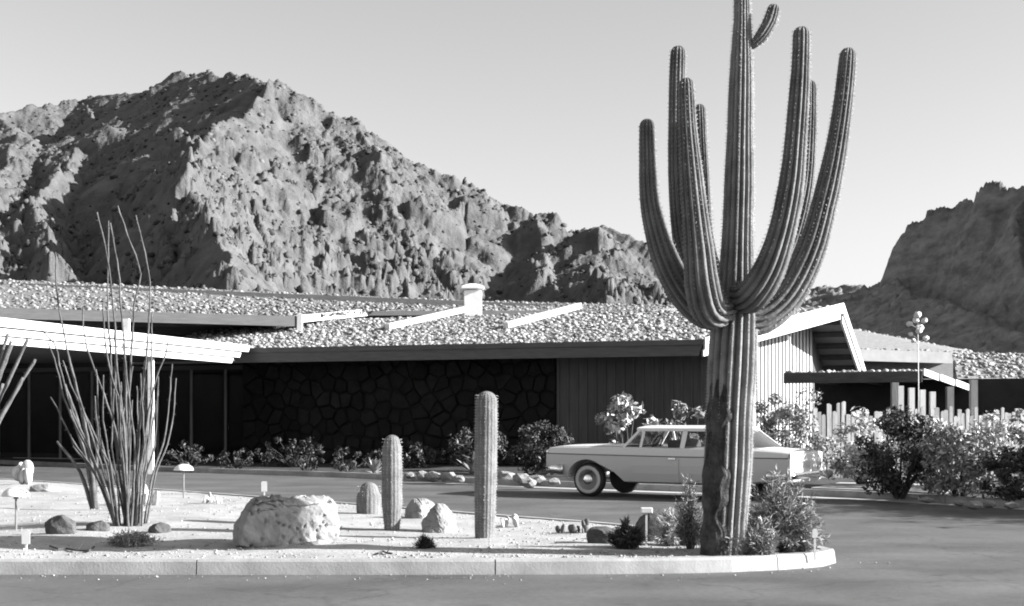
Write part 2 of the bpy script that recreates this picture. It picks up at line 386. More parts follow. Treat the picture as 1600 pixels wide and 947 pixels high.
# rock primitives (shared)
def ico_rock(seed, flat=0.75, rough=0.22, sub=1):
    bm = bmesh.new(); bmesh.ops.create_icosphere(bm, subdivisions=sub, radius=1.0); r = random.Random(seed)
    for v in bm.verts:
        k = 1 + r.uniform(-rough, rough); v.co = Vector((v.co.x*k*r.uniform(0.9,1.1), v.co.y*k, v.co.z*k*flat))
    me = bpy.data.meshes.new('rock'); bm.to_mesh(me); bm.free(); return me
ROCK = [ico_rock(i) for i in range(6)]
RV = []; RF = []
for me in ROCK:
    RV.append(np.array([v.co[:] for v in me.vertices])); RF.append(np.array([p.vertices[:] for p in me.polygons]))
def rocks_mesh(name, pts, sizes, flat=0.8):
    Vs, Fs, off = [], [], 0
    for p, s in zip(pts, sizes):
        k = random.randrange(6); a = random.uniform(0, 6.28); c, sn = math.cos(a), math.sin(a)
        v = RV[k] * s * np.array([random.uniform(0.8,1.25), random.uniform(0.8,1.25), flat*random.uniform(0.7,1.1)])
        v = np.stack([v[:,0]*c - v[:,1]*sn, v[:,0]*sn + v[:,1]*c, v[:,2]], 1) + np.array(p)
        Vs.append(v); Fs.append(RF[k] + off); off += len(v)
    return np_mesh(name, np.concatenate(Vs), np.concatenate(Fs))
# loose gravel on the island
pts = []; sz = []
while len(pts) < 4200:
    x = random.uniform(-10, 3.3); s = spans(x)
    y = s[0] + 0.1 + (s[1]-s[0]-0.2) * random.random()**1.6
    if abs(x) > y*0.42: continue
    r = 0.006 + 0.016*random.random()**3
    pts.append((x, y, bedz(x, y) + 0.2*r)); sz.append(r)
g = link('gravel', rocks_mesh('gravel', pts, sz), M['pebble']); tag(g, 'loose pale gravel strewn over the cactus island', 'gravel', kind='stuff')

# sand and grit washed along the foot of the front kerb
pts = []; sz = []
for _ in range(1500):
    t = random.choice(loop[:])
    if t.y > 20 or t.x < -9: continue
    d = abs(random.gauss(0, .28)); pts.append((t.x + random.uniform(-.15,.15) + (d if t.x > 3.2 else 0), t.y - (d if t.x < 3.4 else 0) - .02, .004)); sz.append(.004 + .012*random.random()**3)
g = link('kerb_grit', rocks_mesh('kerb_grit', pts, sz), M['pebble']); tag(g, 'pale grit washed along the foot of the island kerb', 'grit', kind='stuff')
# ------------------------------------------------------------------ mountains
def ridge_field(X, Y, ridges):
    Z = np.zeros_like(X)
    for pts, k, pw in ridges:
        for a, b in zip(pts[:-1], pts[1:]):
            ax, ay, az = a; bx, by, bz = b; dx, dy = bx-ax, by-ay
            t = np.clip(((X-ax)*dx + (Y-ay)*dy) / (dx*dx+dy*dy), 0, 1)
            d = np.hypot(X-ax-dx*t, Y-ay-dy*t); h = az + (bz-az)*t
            Z = np.maximum(Z, h * np.clip(1 - d/(k*h), 0, 1)**pw)
    return Z
def A(px, py, D): p = at(px, py, D); return (p.x, p.y, p.z)
def polar_grid(px0, px1, nx, d0, d1, ny, pw=1.0):
    px = np.linspace(px0, px1, nx); D = d0 + (d1-d0)*np.linspace(0, 1, ny)**pw
    PX, DD = np.meshgrid(px, D, indexing='ij'); X = (PX-CX)/FPX*DD
    i = np.arange(nx*ny).reshape(nx, ny)
    F = np.stack([i[:-1,:-1].ravel(), i[1:,:-1].ravel(), i[1:,1:].ravel(), i[:-1,1:].ravel()], 1)
    return X, DD, F
main = [A(*p) for p in ((-420,230,780),(-250,200,800),(-100,188,830),(0,182,860),(60,166,890),(130,162,925),(200,150,900),(245,144,865),(278,120,825),(305,114,790),(370,123,735),(400,130,705),(428,131,690),(455,147,688),(520,178,682),(560,206,676),(600,232,670),(655,266,664),(700,283,660),(740,306,656),(775,327,652),(830,352,646),(860,356,640),(895,376,632),(940,360,615),(975,373,606),(1012,384,598),(1040,430,590),(1085,476,580),(1160,520,570))]
spur = [A(*p) for p in ((428,131,690),(405,165,650),(380,190,615),(312,222,560),(300,260,515),(297,300,475),(326,338,440),(335,385,400),(365,430,360),(390,470,320))]
left = [A(*p) for p in ((140,162,920),(162,212,800),(112,248,700),(58,305,600),(58,370,500),(70,440,420))]
left2 = [A(*p) for p in ((-100,188,830),(-120,280,640),(-140,400,480))]
r1 = [A(*p) for p in ((560,206,676),(580,232,655),(600,262,630))]
left3 = [A(*p) for p in ((0,182,860),(40,225,760),(-10,280,660),(-40,340,560),(-30,420,450))]
r2 = [A(*p) for p in ((838,353,644),(842,392,600),(862,432,550),(885,475,500))]
r3 = [A(*p) for p in ((940,360,615),(930,395,575),(935,440,525),(950,480,480))]
X, Y, F = polar_grid(-330, 1200, 800, 280, 960, 460)
wy = 14*fbm(X/60, Y/60, 4, 1); wx = 4*fbm(X/50, Y/50, 4, 8)
Z = ridge_field(X+wx, Y+wy, [(main,1.5,1.1),(spur,1.0,1.0),(left,0.95,1.0),(left2,1.2,1.1),(left3,1.7,1.0),(r1,1.35,1.1),(r2,1.25,1.05),(r3,2.1,1.05)])
fade = np.clip(Z/25, 0, 1)
Z += fade*(2.6*fbm(X/34, Y/34, 5, 2, True, 0.5) + 1.6*fbm(X/14 + .02*Y, Y/46, 4, 14, True))
h1, e1, d1 = cells(X/9, Y/9, 1); h2, e2, d2 = cells(X/4, Y/4, 2); h3, e3, d3 = cells(X/2.8, Y/3.0, 9)
mask = np.clip(0.5 + 1.5*fbm(X/45, Y/45, 3, 6), 0, 1)
rim = np.clip(1.5 - Z/150, .35, 1)
h0, e0, d0 = cells(X/21 + .15*fbm(X/9, Y/9, 3, 21), Y/21 + .15*fbm(X/9, Y/9, 3, 22), 4)
Z += fade*rim*(6.5*h0**2*np.clip(e0*4, 0, 1) + mask*4.6*h1**2*np.clip(e1*6, 0, 1) + (0.2+mask)*2.4*h2**2*np.clip(e2*6, 0, 1) + (.3+mask)*1.7*h3**2*np.clip(e3*5, 0, 1))
me = np_mesh('mountain', np.stack([X.ravel(), Y.ravel(), Z.ravel() - 1.0], 1), F)
tag(link('mountain', me, M['mountain']), kind='structure')
# desert scrub on the slopes
pts = []; Vs = []; Fs = []; off = 0
flatX, flatY, flatZ = X.ravel(), Y.ravel(), Z.ravel()
pick = rng.integers(0, len(flatX), 3200)
for i in pick:
    if flatZ[i] < 8: continue
    k = random.randrange(6); s = 0.35 + 1.3*random.random()**2.5
    Vs.append(RV[k]*np.array([s, s, s*0.9]) + np.array([flatX[i], flatY[i], flatZ[i]-0.8])); Fs.append(RF[k]+off); off += len(RV[k])
o = link('scrub', np_mesh('scrub', np.concatenate(Vs), np.concatenate(Fs)), M['scrub']); tag(o, 'dark desert scrub dotted over the rocky mountain slopes', 'scrub', kind='stuff')

# loose blocks and rubble on the sunny faces
Vs = []; Fs = []; off = 0; mk = mask.ravel()
for i in rng.integers(0, len(flatX), 18000):
    if flatZ[i] < 6 or random.random() > .25 + .75*mk[i]: continue
    k = random.randrange(6); q = .3 + 1.25*random.random()**3; c_, s_ = math.cos(i), math.sin(i); v = RV[k]*np.array([q*1.5, q*.9, q*1.25])
    Vs.append(np.stack([v[:,0]*c_-v[:,1]*s_, v[:,0]*s_+v[:,1]*c_, v[:,2]], 1) + np.array([flatX[i], flatY[i], flatZ[i]-.85-.35*q])); Fs.append(RF[k]+off); off += len(v)
o = link('rubble', np_mesh('rubble', np.concatenate(Vs), np.concatenate(Fs)), M['mountain_block']); tag(o, 'loose rock blocks and rubble covering the mountain face', 'rubble', kind='stuff')
bt = [A(*p) for p in ((1385,445,1720),(1402,398,1700),(1418,352,1690),(1450,338,1660),(1478,326,1640),(1510,320,1600),(1537,298,1570),(1568,300,1550),(1592,308,1520),(1612,318,1480),(1680,280,1380),(1760,240,1250),(1900,190,1100),(2100,200,1000))]  # points past the right edge are unseen, raised to shade the butte face
foot = [A(*p) for p in ((1060,470,1900),(1180,455,1850),(1290,452,1800),(1385,448,1720))]
fan = [A(*p) for p in ((1592,312,1520),(1575,360,1440),(1590,430,1360),(1640,480,1250))]
apron = [A(*p) for p in ((1385,446,1720),(1440,470,1500),(1520,500,1300),(1620,540,1100))]
X, Y, F = polar_grid(1000, 2300, 520, 850, 2000, 300)
wy = 40*fbm(X/150, Y/150, 4, 1); wx = 10*fbm(X/120, Y/120, 4, 8)
Z = ridge_field(X+wx, Y+wy, [(bt,0.30,0.7),(foot,2.2,1.1),(fan,0.5,0.9),(apron,2.4,1.1)])
low = ridge_field(X+wx, Y+wy, [([(p[0],p[1],p[2]*0.5) for p in bt],1.5,1.15)])
Z = np.maximum(Z, low)
Z += np.clip(Z/30,0,1)*(np.clip(Z/150,.25,1)*9*fbm(X/70, Y/90, 6, 2, True, 0.55))
h1, e1, d1 = cells(X/34, Y/44, 3); Z += np.clip((Z-70)/80,0,1)*9*h1*np.clip(e1*3,0,1)
h2, e2, d2 = cells(X/11, Y/14, 5); Z += np.clip(Z/40,0,1)*(5.0*h2*h2*np.clip(e2*4,0,1) + 2.0*fbm(X/16, Y/22, 4, 12, True)); Zs = Z/13.0; Z += np.clip((Z-110)/40,0,1)*3.5*(np.floor(Zs) + np.clip((Zs-np.floor(Zs))*3-1,0,1) - Zs)
tag(link('butte_mountain', np_mesh('butte', np.stack([X.ravel(), Y.ravel(), Z.ravel()-1.0], 1), F), M['butte']), kind='structure')

# ------------------------------------------------------------------ the lodge
TH = R(20.0)
U = Vector((math.cos(TH), -math.sin(TH), 0)); W = Vector((math.sin(TH), math.cos(TH), 0)); UP = Vector((0,0,1))
E0 = Vector((5.54, 41.0, 0))
def fp(s, b, z): return E0 + U*s + W*b + UP*z
FM = Matrix(((U.x, W.x, 0, E0.x), (U.y, W.y, 0, E0.y), (0, 0, 1, 0), (0, 0, 0, 1)))
def wpart(mb, name, m, th, smooth=False, bevel=0):
    o = fixn(mb.build(name, m, th, smooth, bevel)); o.location = -th.location; return o
lodge = thing('lodge', 'long low lodge with stone-strewn roof, dark stone front and white board gable', 'building', fp(-8, 1.6, 0.1))
ZE, ZT, BR = 3.81, 5.25, 6.84
T = fp(3.07, BR, ZT)
SL, SLR = (ZT-ZE)/BR, 0.40
def roofz(b): return ZE + SL*b if b <= BR else ZT - SLR*(b-BR)
# walls
wl = MB(); wl.box((-5.0,1.6,0.08), (-0.2,1.85,4.05), FM); bw_ = wpart(wl, 'board_wall', M['board'], lodge)
x = -4.95
while x < -0.3:
    b = MB(); b.box((x,1.56,0.1), (x+0.05,1.6,4.0), FM); b.build('batten', M['board'], bw_); x += 0.30
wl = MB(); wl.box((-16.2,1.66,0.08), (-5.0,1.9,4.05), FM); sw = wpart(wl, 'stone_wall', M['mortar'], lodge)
rr = random.Random(3); sites = []
for gx in range(24):
    for gz_ in range(8):
        sites.append((-16.2 + (gx+.5+rr.uniform(-.42,.42))*11.2/24 + (0.23 if gz_ % 2 else 0), 0.1 + (gz_+.5+rr.uniform(-.4,.4))*3.75/8))
def clip(poly, px_, pz_, nx, nz):
    out_ = []
    for i in range(len(poly)):
        a, b = poly[i], poly[(i+1) % len(poly)]; da = (a[0]-px_)*nx+(a[1]-pz_)*nz; db = (b[0]-px_)*nx+(b[1]-pz_)*nz
        if da <= 0: out_.append(a)
        if da*db < 0: t = da/(da-db); out_.append((a[0]+(b[0]-a[0])*t, a[1]+(b[1]-a[1])*t))
    return out_
for (cx_, cz_) in sites:
    poly = [(-16.15,0.1),(-5.03,0.1),(-5.03,3.85),(-16.15,3.85)]
    for (ox, oz) in sites:
        dx, dz = ox-cx_, oz-cz_; L2 = dx*dx+dz*dz
        if 0 < L2 < 2.5:
            l = L2**.5; poly = clip(poly, cx_+dx/2-dx/l*.007, cz_+dz/2-dz/l*.007, dx, dz)
            if len(poly) < 3: break
    if len(poly) < 3: continue
    n_ = len(poly); mx = sum(p[0] for p in poly)/n_; mz = sum(p[1] for p in poly)/n_; dp = rr.uniform(.02,.14)
    vs = [FM @ Vector((a, 1.668, c)) for a, c in poly] + [FM @ Vector((a+(mx-a)*.16, 1.66-dp+rr.uniform(-.02,.02), c+(mz-c)*.16)) for a, c in poly]
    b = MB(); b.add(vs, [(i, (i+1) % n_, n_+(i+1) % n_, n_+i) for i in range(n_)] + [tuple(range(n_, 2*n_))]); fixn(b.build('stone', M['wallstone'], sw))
# gable wall: boards with battens, under the prow
W0 = E0 + W*1.6 - U*0.2; gd = Vector((0.616, 0.788, 0)).normalized(); gn = Vector((gd.y, -gd.x, 0))
def gz(m):
    p = W0 + gd*m - E0; return roofz(p.dot(W)) - 0.16
gl = 6.8; ms = [gl*i/24 for i in range(25)]
wl = MB(); poly = [W0 + UP*0.08] + [W0 + gd*m + UP*gz(m) for m in ms] + [W0 + gd*gl + UP*0.08]
wl.prism(poly, -gn*0.15); gw = wpart(wl, 'gable_wall', M['shade_black'], lodge)
m_ = 0.06
while m_ < gl - 0.1:
    b = MB(); a = W0 + gd*m_ + gn*0.004; c = a + gd*0.15
    b.prism([a+UP*0.1, c+UP*0.1, c+UP*(gz(m_+0.15)-0.01), a+UP*(gz(m_)-0.01)], gn*0.012); fixn(b.build('board', M['white_board'], gw)); m_ += 0.245
wl = MB(); a = W0 + gd*gl; wl.prism([a+UP*0.08, a+W*5+UP*0.08, a+W*5+UP*3.1, a+UP*(gz(gl)-0.02)], U*-0.15); wpart(wl, 'side_wall', M['board'], lodge)
wl = MB(); wl.box((-20,12.5,0.08), (3,12.7,3.0), FM); wpart(wl, 'rear_wall', M['board'], lodge)
# main roof slab (front slope with prow, rear slope)
SLE = -19.5
rf = MB()
def slab(mb, pts, th=0.14): mb.prism(pts, (0,0,-th))
slab(rf, [fp(SLE,0.02,ZE), fp(-0.03,0.02,ZE), T - gn*0.04, fp(SLE,BR,ZT)])
rf_o = wpart(rf, 'roof', M['roofbase'], lodge)
RB = fp(3.24, BR+5.2, ZT-SLR*5.2)
rf = MB(); slab(rf, [fp(SLE,BR+0.003,ZT-0.002), T + W*0.003 - U*0.04, RB - U*0.04, fp(SLE,BR+5.2,ZT-SLR*5.2)]); wpart(rf, 'rear_roof', M['soffit'], lodge)
# fascias: front gutter board in two courses, white end cap, rake boards in two courses
b = MB(); b.prism([fp(SLE,-0.06,ZE+0.03), fp(0.0,-0.06,ZE+0.03), fp(-0.16,-0.06,ZE-0.42), fp(SLE,-0.06,ZE-0.42)], W*0.07); wpart(b, 'fascia', M['fascia'], lodge)
b = MB(); b.prism([fp(SLE,-0.10,ZE+0.05), fp(0.03,-0.10,ZE+0.05), fp(-0.01,-0.10,ZE-0.10), fp(SLE,-0.10,ZE-0.10)], W*0.038); wpart(b, 'gutter', M['fascia'], lodge)
def rake(a, c, nrm, h0, h1, d0, d1, name):
    b = MB(); b.prism([a+UP*h1, c+UP*h1, c+UP*h0, a+UP*h0], nrm*(d1-d0))
    for i, v in enumerate(b.v): b.v[i] = tuple(Vector(v) + nrm*d0)
    return wpart(b, name, M['white'], lodge)
a = fp(0.0,-0.05,ZE); d_ = (T-a); d_.z = 0; d_.normalize(); n1 = Vector((d_.y,-d_.x,0))
rake(a, T, n1, -0.24, 0.10, 0.0, 0.06, 'rake_board'); rake(a, T - d_*0.1 , n1, -0.44, -0.245, -0.06, 0.0, 'rake_board')
rake(T, RB, U, -0.24, 0.10, 0.0, 0.06, 'rake_board'); rake(T + W*0.1 - UP*0.04, RB, U, -0.50, -0.25, -0.07, 0.0, 'rake_board')
for k in range(5):                                                     # rafter tails under the prow
    b = MB(); q = T + (RB-T)*(0.12+0.17*k) - UP*0.24
    b.beam(q - U*0.1, q - U*2.4, 0.09, 0.16); wpart(b, 'rafter', M['wood_dark'], lodge)
# white bars lying on the roof
for (p, q) in (((605,517),(732,488)), ((790,515),(905,484)), ((428,516),(480,507))):
    def onroof(px, py):
        ray = at(px, py, 1.0) - Vector((0,0,CAM_H)); best = None
        lo, hi = 38.0, 60.0
        for _ in range(50):
            D = (lo+hi)/2; P = Vector((0,0,CAM_H)) + ray*D; bb = (P-E0).dot(W)
            if P.z > ZE + SL*bb: lo = D
            else: hi = D
        return P
    a, c = onroof(*p), onroof(*q)
    b = MB(); b.beam(a + UP*0.14, c + UP*0.14, 0.22, 0.20); wpart(b, 'roof_curb', M['white'], lodge, bevel=0.01)
# upper roof over the left wing
C0 = at(467,497,50.2); AL = at(0,483,46.2); AL2 = AL + (AL-C0)*1.6
for v in (AL, AL2): v.z = C0.z
R1 = at(572,487,55.5); R2 = at(1012,486,59.5); R2.z = max(R2.z, R1.z); GR = at(1075,478,65); GM = at(735,470,63.3); GL = at(0,437,53.6); GL2 = GL + (GL-GM)*0.9
GL.z = GM.z; GL2.z = GM.z
up = MB()
tops = [AL2, AL, C0, R1, R2, GR, GM, GL, GL2]
n = len(tops); faces = [(0,1,7,8),(1,2,3,6),(1,6,7),(3,4,5,6)]
vs = tops + [p - UP*0.16 for p in tops]
up.add(vs, faces + [tuple(i+n for i in f[::-1]) for f in faces] + [(i,i+n,(i+1) % n+n,(i+1) % n) for i in range(n)])
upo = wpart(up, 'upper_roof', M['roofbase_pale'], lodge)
def board(a, c, top, bot, thick, name, m, out_):
    b = MB(); b.prism([a+UP*top, c+UP*top, c+UP*bot, a+UP*bot], out_*thick); return wpart(b, name, m, lodge)
dd = (C0-AL); dd.z = 0; dd.normalize(); on = Vector((dd.y,-dd.x,0))
board(AL2 + on*0.004, C0 + on*0.004, 0.06, -0.30, 0.05, 'upper_fascia', M['fascia'], on)
dr = (R1-C0).normalized(); orr = Vector((dr.y,-dr.x,0)).normalized()
board(C0 + orr*0.004 + dr*0.05, R1 + orr*0.004, 0.10, -0.16, 0.06, 'upper_rake', M['white'], orr)
b = MB(); q = C0 + on*0.03 + orr*0.03; b.box((q.x-0.09,q.y-0.09,q.z-0.55),(q.x+0.09,q.y+0.09,q.z+0.12)); wpart(b, 'corner_post', M['white'], lodge)
board(R1, R2, 0.03, -0.15, 0.04, 'upper_edge', M['wood_dark'], Vector((0.1,-1,0)).normalized())
b = MB(); b.prism([AL2 - UP*0.16 + W*2, C0 - UP*0.16 + W*1.5, R1 - UP*0.16 + W*0.8, R2 - UP*0.16 + W*0.8, R2 + W*1 - UP*1.0, AL2 + W*2.2 - UP*1.0], W*0.2); wpart(b, 'clerestory', M['wood_dark'], lodge)
b = MB(); b.prism([GL2 - UP*0.18, GM - UP*0.18, GR - UP*0.18, GR - UP*6, GM - UP*6, GL2 - UP*6], Vector((-0.4,0.9,0))*0.2); wpart(b, 'back_wall', M['wood_dark'], lodge)
# roof stones: the largest are pieces, the rest one bed of stone
def tri_pts(a, b_, c, n_):
    r1_ = np.sqrt(rng.random(n_)); r2_ = rng.random(n_)
    return [a*(1-p) + b_*(p*(1-q)) + c*(p*q) for p, q in zip(r1_, r2_)]
def strew(part, tris, per_m2, big, lo, hi, name='roof_stone', m='roofstone'):
    P = []
    for a, b_, c in tris:
        P += tri_pts(a, b_, c, int((b_-a).cross(c-a).length/2*per_m2))
    random.shuffle(P); sz_ = [lo + (hi-lo)*random.random()**2.2 for _ in P]
    order = sorted(range(len(P)), key=lambda i: -sz_[i]/P[i].y)
    for i in order[:big]:
        me = ROCK[i % 6]
        if not me.materials: me.materials.append(M['roofstone'])
        s = bpy.data.objects.new(name, me); COL.objects.link(s); s.parent = part; s.material_slots[0].link = 'OBJECT'; s.material_slots[0].material = M[m]
        r = sz_[i]; s.location = P[i] + UP*r*0.15; s.scale = (r*random.uniform(.85,1.2), r*random.uniform(.85,1.2), r*random.uniform(.75,1.0))
        s.rotation_euler = (random.uniform(-.4,.4), random.uniform(-.4,.4), random.uniform(0,6.28))
    rest = order[big:]
    o = link('roof_gravel', rocks_mesh('roof_gravel', [tuple(P[i] + UP*sz_[i]*0.12) for i in rest], [sz_[i] for i in rest]), M[m], part); o['kind'] = 'stuff'
a, b_, c, d = fp(SLE,0.1,ZE+.02), fp(-0.1,0.1,ZE+.02), T - U*0.25, fp(SLE,BR-0.05,ZT)
strew(rf_o, [(a,b_,c),(a,c,d)], 64, 290, 0.022, 0.105)
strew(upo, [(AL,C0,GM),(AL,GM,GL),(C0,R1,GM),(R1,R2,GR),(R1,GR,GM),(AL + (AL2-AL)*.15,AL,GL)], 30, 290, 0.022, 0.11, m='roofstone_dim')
# vent pipe with flat cap
vp = at(739,488,54.0); ch = MB(); ch.box((vp.x-0.33,vp.y-0.3,vp.z-0.9),(vp.x+0.33,vp.y+0.3,vp.z+0.80))
cho = wpart(ch, 'chimney', M['vent'], lodge, bevel=0.02)
ch = MB(); zz = vp.z+0.88
ch.add([(vp.x-.42,vp.y-.4,zz),(vp.x+.42,vp.y-.4,zz),(vp.x+.42,vp.y+.4,zz),(vp.x-.42,vp.y+.4,zz),(vp.x-.42,vp.y-.4,zz+.09),(vp.x+.42,vp.y-.4,zz+.09),(vp.x+.42,vp.y+.4,zz+.09),(vp.x-.42,vp.y+.4,zz+.09),(vp.x-.12,vp.y-.1,zz+.2),(vp.x+.12,vp.y-.1,zz+.2),(vp.x+.12,vp.y+.1,zz+.2),(vp.x-.12,vp.y+.1,zz+.2)],
       [(3,2,1,0),(0,1,5,4),(1,2,6,5),(2,3,7,6),(3,0,4,7),(4,5,9,8),(5,6,10,9),(6,7,11,10),(7,4,8,11),(8,9,10,11)])
fixn(ch.build('chimney_cap', M['vent'], cho))
# entrance: dark glazed recess with mullions
en = MB(); en.box((-30,3.2,0.08),(-16.2,3.4,4.2), FM); en_o = wpart(en, 'entrance_wall', M['shade_black'], lodge)
for i, s_ in enumerate((-29,-27.6,-26.2,-24.8,-23.4,-22.0,-20.6,-19.2,-17.8)):
    b = MB(); b.box((s_,3.12,0.1),(s_+0.09,3.19,3.3), FM); b.build('mullion', M['post'], en_o)
    b = MB(); b.box((s_+0.10,3.15,0.3),(s_+1.29,3.16,3.2), FM); b.build('pane', M['glass_dim'], en_o)
b = MB(); b.box((-30,3.1,3.3),(-16.2,3.19,3.45), FM); b.build('door_head', M['wood_dark'], en_o)

# ------------------------------------------------------------------ entrance canopy (porte-cochere) reaching towards the street
can = thing('entrance_canopy', 'flat entrance canopy with bright white stepped fascia reaching out over the driveway', 'canopy', fp(-20,-4,0.1))
CR = at(384,545,45.6); CL = at(0,508,33.0); cdv = CL - CR; cdv.z = 0; L_ = cdv.length; cdv.normalize(); CR.z = 0; 
cn = Vector((-cdv.y, cdv.x, 0));  cn = cn if cn.x > 0 else -cn
CEND = CR + cdv*(L_ + 3.5); zb = 3.33
def canpart(mb, name, m, bevel=0): return wpart(mb, name, m, can, bevel=bevel)
def pt(p, off_, z): return p + cn*off_ + UP*z
for k, (z0, z1, off_, ex) in enumerate(((0.0,0.165,-0.12,-0.75),(0.195,0.36,-0.04,-0.35),(0.39,0.60,0.05,0.10))):
    b = MB(); st_ = CR - cdv*ex
    b.prism([pt(st_,off_,zb+z0), pt(CEND,off_,zb+z0), pt(CEND,off_,zb+z1), pt(st_ - cdv*0.12,off_,zb+z1)], -cn*0.09); canpart(b, 'fascia_board', M['white'])
b = MB(); b.prism([pt(CR + cdv*0.4,-0.2,zb+0.30), pt(CEND,-0.2,zb+0.30), pt(CEND,-9,zb+0.30), pt(CR+cdv*0.4,-9,zb+0.30)], UP*0.2); canpart(b, 'roof_deck', M['roofbase'])
b = MB(); b.prism([pt(CR + cdv*0.4,-0.2,zb+0.08), pt(CEND,-0.2,zb+0.08), pt(CEND,-9,zb+0.08), pt(CR+cdv*0.4,-9,zb+0.08)], UP*0.10); canpart(b, 'ceiling_panel', M['wood_dark'])
for k in range(3):
    b = MB(); b.prism([pt(CEND,0.04,zb+0.2*k), pt(CEND,-9.2,zb+0.2*k), pt(CEND,-9.2,zb+0.2*k+0.19), pt(CEND,0.04,zb+0.2*k+0.19)], cdv*(0.06+0.05*k)); canpart(b, 'front_board', M['white'])
for (px, D_, nm) in ((236,40.6,'post'),):
    p = at(px, HY, D_); b = MB(); b.box((p.x-0.075,p.y-0.075,0.0),(p.x+0.075,p.y+0.075,zb+0.08)); canpart(b, nm, M['white'])
for q in (CEND + cn*-8.4 - cdv*0.6, CR + cdv*4.0 - cn*8.4, CEND - cdv*0.8 - cn*0.9):
    b = MB(); b.box((q.x-0.09,q.y-0.09,0.0),(q.x+0.09,q.y+0.09,zb+0.08)); canpart(b, 'post', M['white'])
p = at(197,510,38.5); b = MB(); b.box((p.x-0.09,p.y-0.09,zb+0.5),(p.x+0.09,p.y+0.09,zb+0.95)); canpart(b, 'vent_stub', M['white'])
pts = []; 
for k in range(420):
    q = pt(CR + cdv*random.uniform(0.5, L_+3), -random.random()**1.5*6-0.15, zb+0.52); pts.append(tuple(q))
o = link('roof_gravel', rocks_mesh('canopy_gravel', pts, [random.uniform(0.04,0.10) for _ in pts]), M['roofstone'], can); o.location = -can.location; o['kind'] = 'stuff'

# ------------------------------------------------------------------ patio cover beside the gable
P0 = at(1225,582,39.6); P1 = at(1441,580,38.1); zP = 2.86; P0.z = P1.z = 0
pat = thing('patio_cover', 'dark flat patio cover with stony top and white stepped end beside the gable', 'patio cover', (P0+P1)*0.5 + UP*0.1)
pu = (P1-P0).normalized(); pw_ = Vector((-pu.y, pu.x, 0)); pw_ = pw_ if pw_.y > 0 else -pw_
def ppart(mb, name, m, bevel=0): return wpart(mb, name, m, pat, bevel=bevel)
P2 = at(1506,604,41.2); P2z = P2.z; P2.z = 0
b = MB(); b.prism([P0+UP*zP, P1+UP*zP, P1+pw_*4.2+UP*zP, P0+pw_*4.2+UP*zP], UP*-0.10); pr = ppart(b, 'roof_deck', M['roofbase'])
b = MB(); b.prism([P0+UP*(zP-.02)-pw_*.05, P1+UP*(zP-.02)-pw_*.05, P1+UP*(zP-.30)-pw_*.05, P0+UP*(zP-.30)-pw_*.05], pw_*0.05); ppart(b, 'fascia', M['wood_dark'])
b = MB(); b.prism([P1+U*0.01+UP*zP, P2+UP*(P2z+.02), P2+pw_*4+UP*(P2z+.02), P1+U*.01+pw_*4.2+UP*zP], UP*-0.08); ppart(b, 'sloped_deck', M['wood_dark'])
dn = (P2-P1); ln = dn.length; dn.normalize(); on_ = Vector((dn.y,-dn.x,0))
for k in range(3):
    t0, t1 = k/3.0, (k+1)/3.0 + 0.02
    z0, z1 = zP + (P2z-zP)*t0, zP + (P2z-zP)*t1
    a, c = P1 + dn*ln*t0 + on_*(0.05*k+.01), P1 + dn*ln*t1 + on_*(0.05*k+.01)
    b = MB(); b.prism([a+UP*(z0+.06), c+UP*(z1+.06), c+UP*(z1-.12), a+UP*(z0-.12)], on_*0.05); ppart(b, 'fascia_board', M['white'])
b = MB(); q = P0 + pw_*4.1; b.prism([q+UP*.08, q+pu*12+UP*.08, q+pu*12+UP*(zP-.12), q+UP*(zP-.12)], pw_*.15); ppart(b, 'back_wall', M['shade_black'])  # near-black wall added to give the darkness under the cover
for px, D_, top in ((1398,38.2,2.55),(1484,38.8,2.45),(1521,38.0,2.62)):
    p = at(px, HY, D_); b = MB(); b.box((p.x-.09,p.y-.09,.08),(p.x+.09,p.y+.09,top)); ppart(b, 'post', M['post'])
for px, py, D_ in ((1407,603,37.0),(1424,606,37.3),(1441,609,37.6),(1457,612,37.9)):
    p = at(px, py, D_); b = MB(); b.box((p.x-.07,p.y-.07,.08),(p.x+.07,p.y+.07,p.z)); ppart(b, 'screen_fin', M['white'])
strew(pr, [(P0+UP*zP, P1+UP*zP, P1+pw_*4+UP*zP), (P0+UP*zP, P1+pw_*4+UP*zP, P0+pw_*4+UP*zP)], 40, 80, 0.03, 0.09)
for k in range(3):
    b = MB(); a = P0 + pu*(0.8+1.2*k); b.beam(a + pw_*0.1 + UP*(zP-.2), a + pw_*4.0 + UP*(zP-.2), 0.08, 0.16); ppart(b, 'rafter', M['wood_dark'])

# ------------------------------------------------------------------ far guest buildings
gb = thing('guest_building', 'far stone-roofed guest building with grey fascia behind the patio cover', 'building', at(1420,640,66) * 1.0)
gb.location.z = 0.1
def gpart(mb, name, m): return wpart(mb, name, m, gb)
a, c, e, f_ = at(1300,545,60), at(1502,556,64), at(1520,549,72), at(1300,508,69)
c.z = a.z; f_.z = max(f_.z, a.z+.9)
b = MB(); b.prism([a,c,e,f_], UP*-.14); r_ = gpart(b, 'roof', M['roofbase'])
strew(r_, [(a,c,e),(a,e,f_)], 26, 60, 0.04, 0.13)
on_ = Vector((0.05,-1,0)).normalized()
b = MB(); b.prism([a+on_*.01+UP*.02,c+on_*.01+UP*.02,c+on_*.01-UP*.48,a+on_*.01-UP*.48], on_*.06); gpart(b, 'fascia', M['soffit'])
b = MB(); q = Vector((0,1.2,0)); b.prism([a+q-UP*.3,c+q-UP*.3,Vector((c.x,c.y,0.08))+q,Vector((a.x,a.y,0.08))+q], Vector((0,5,0))); gw_ = gpart(b, 'wall', M['wood_dark'])
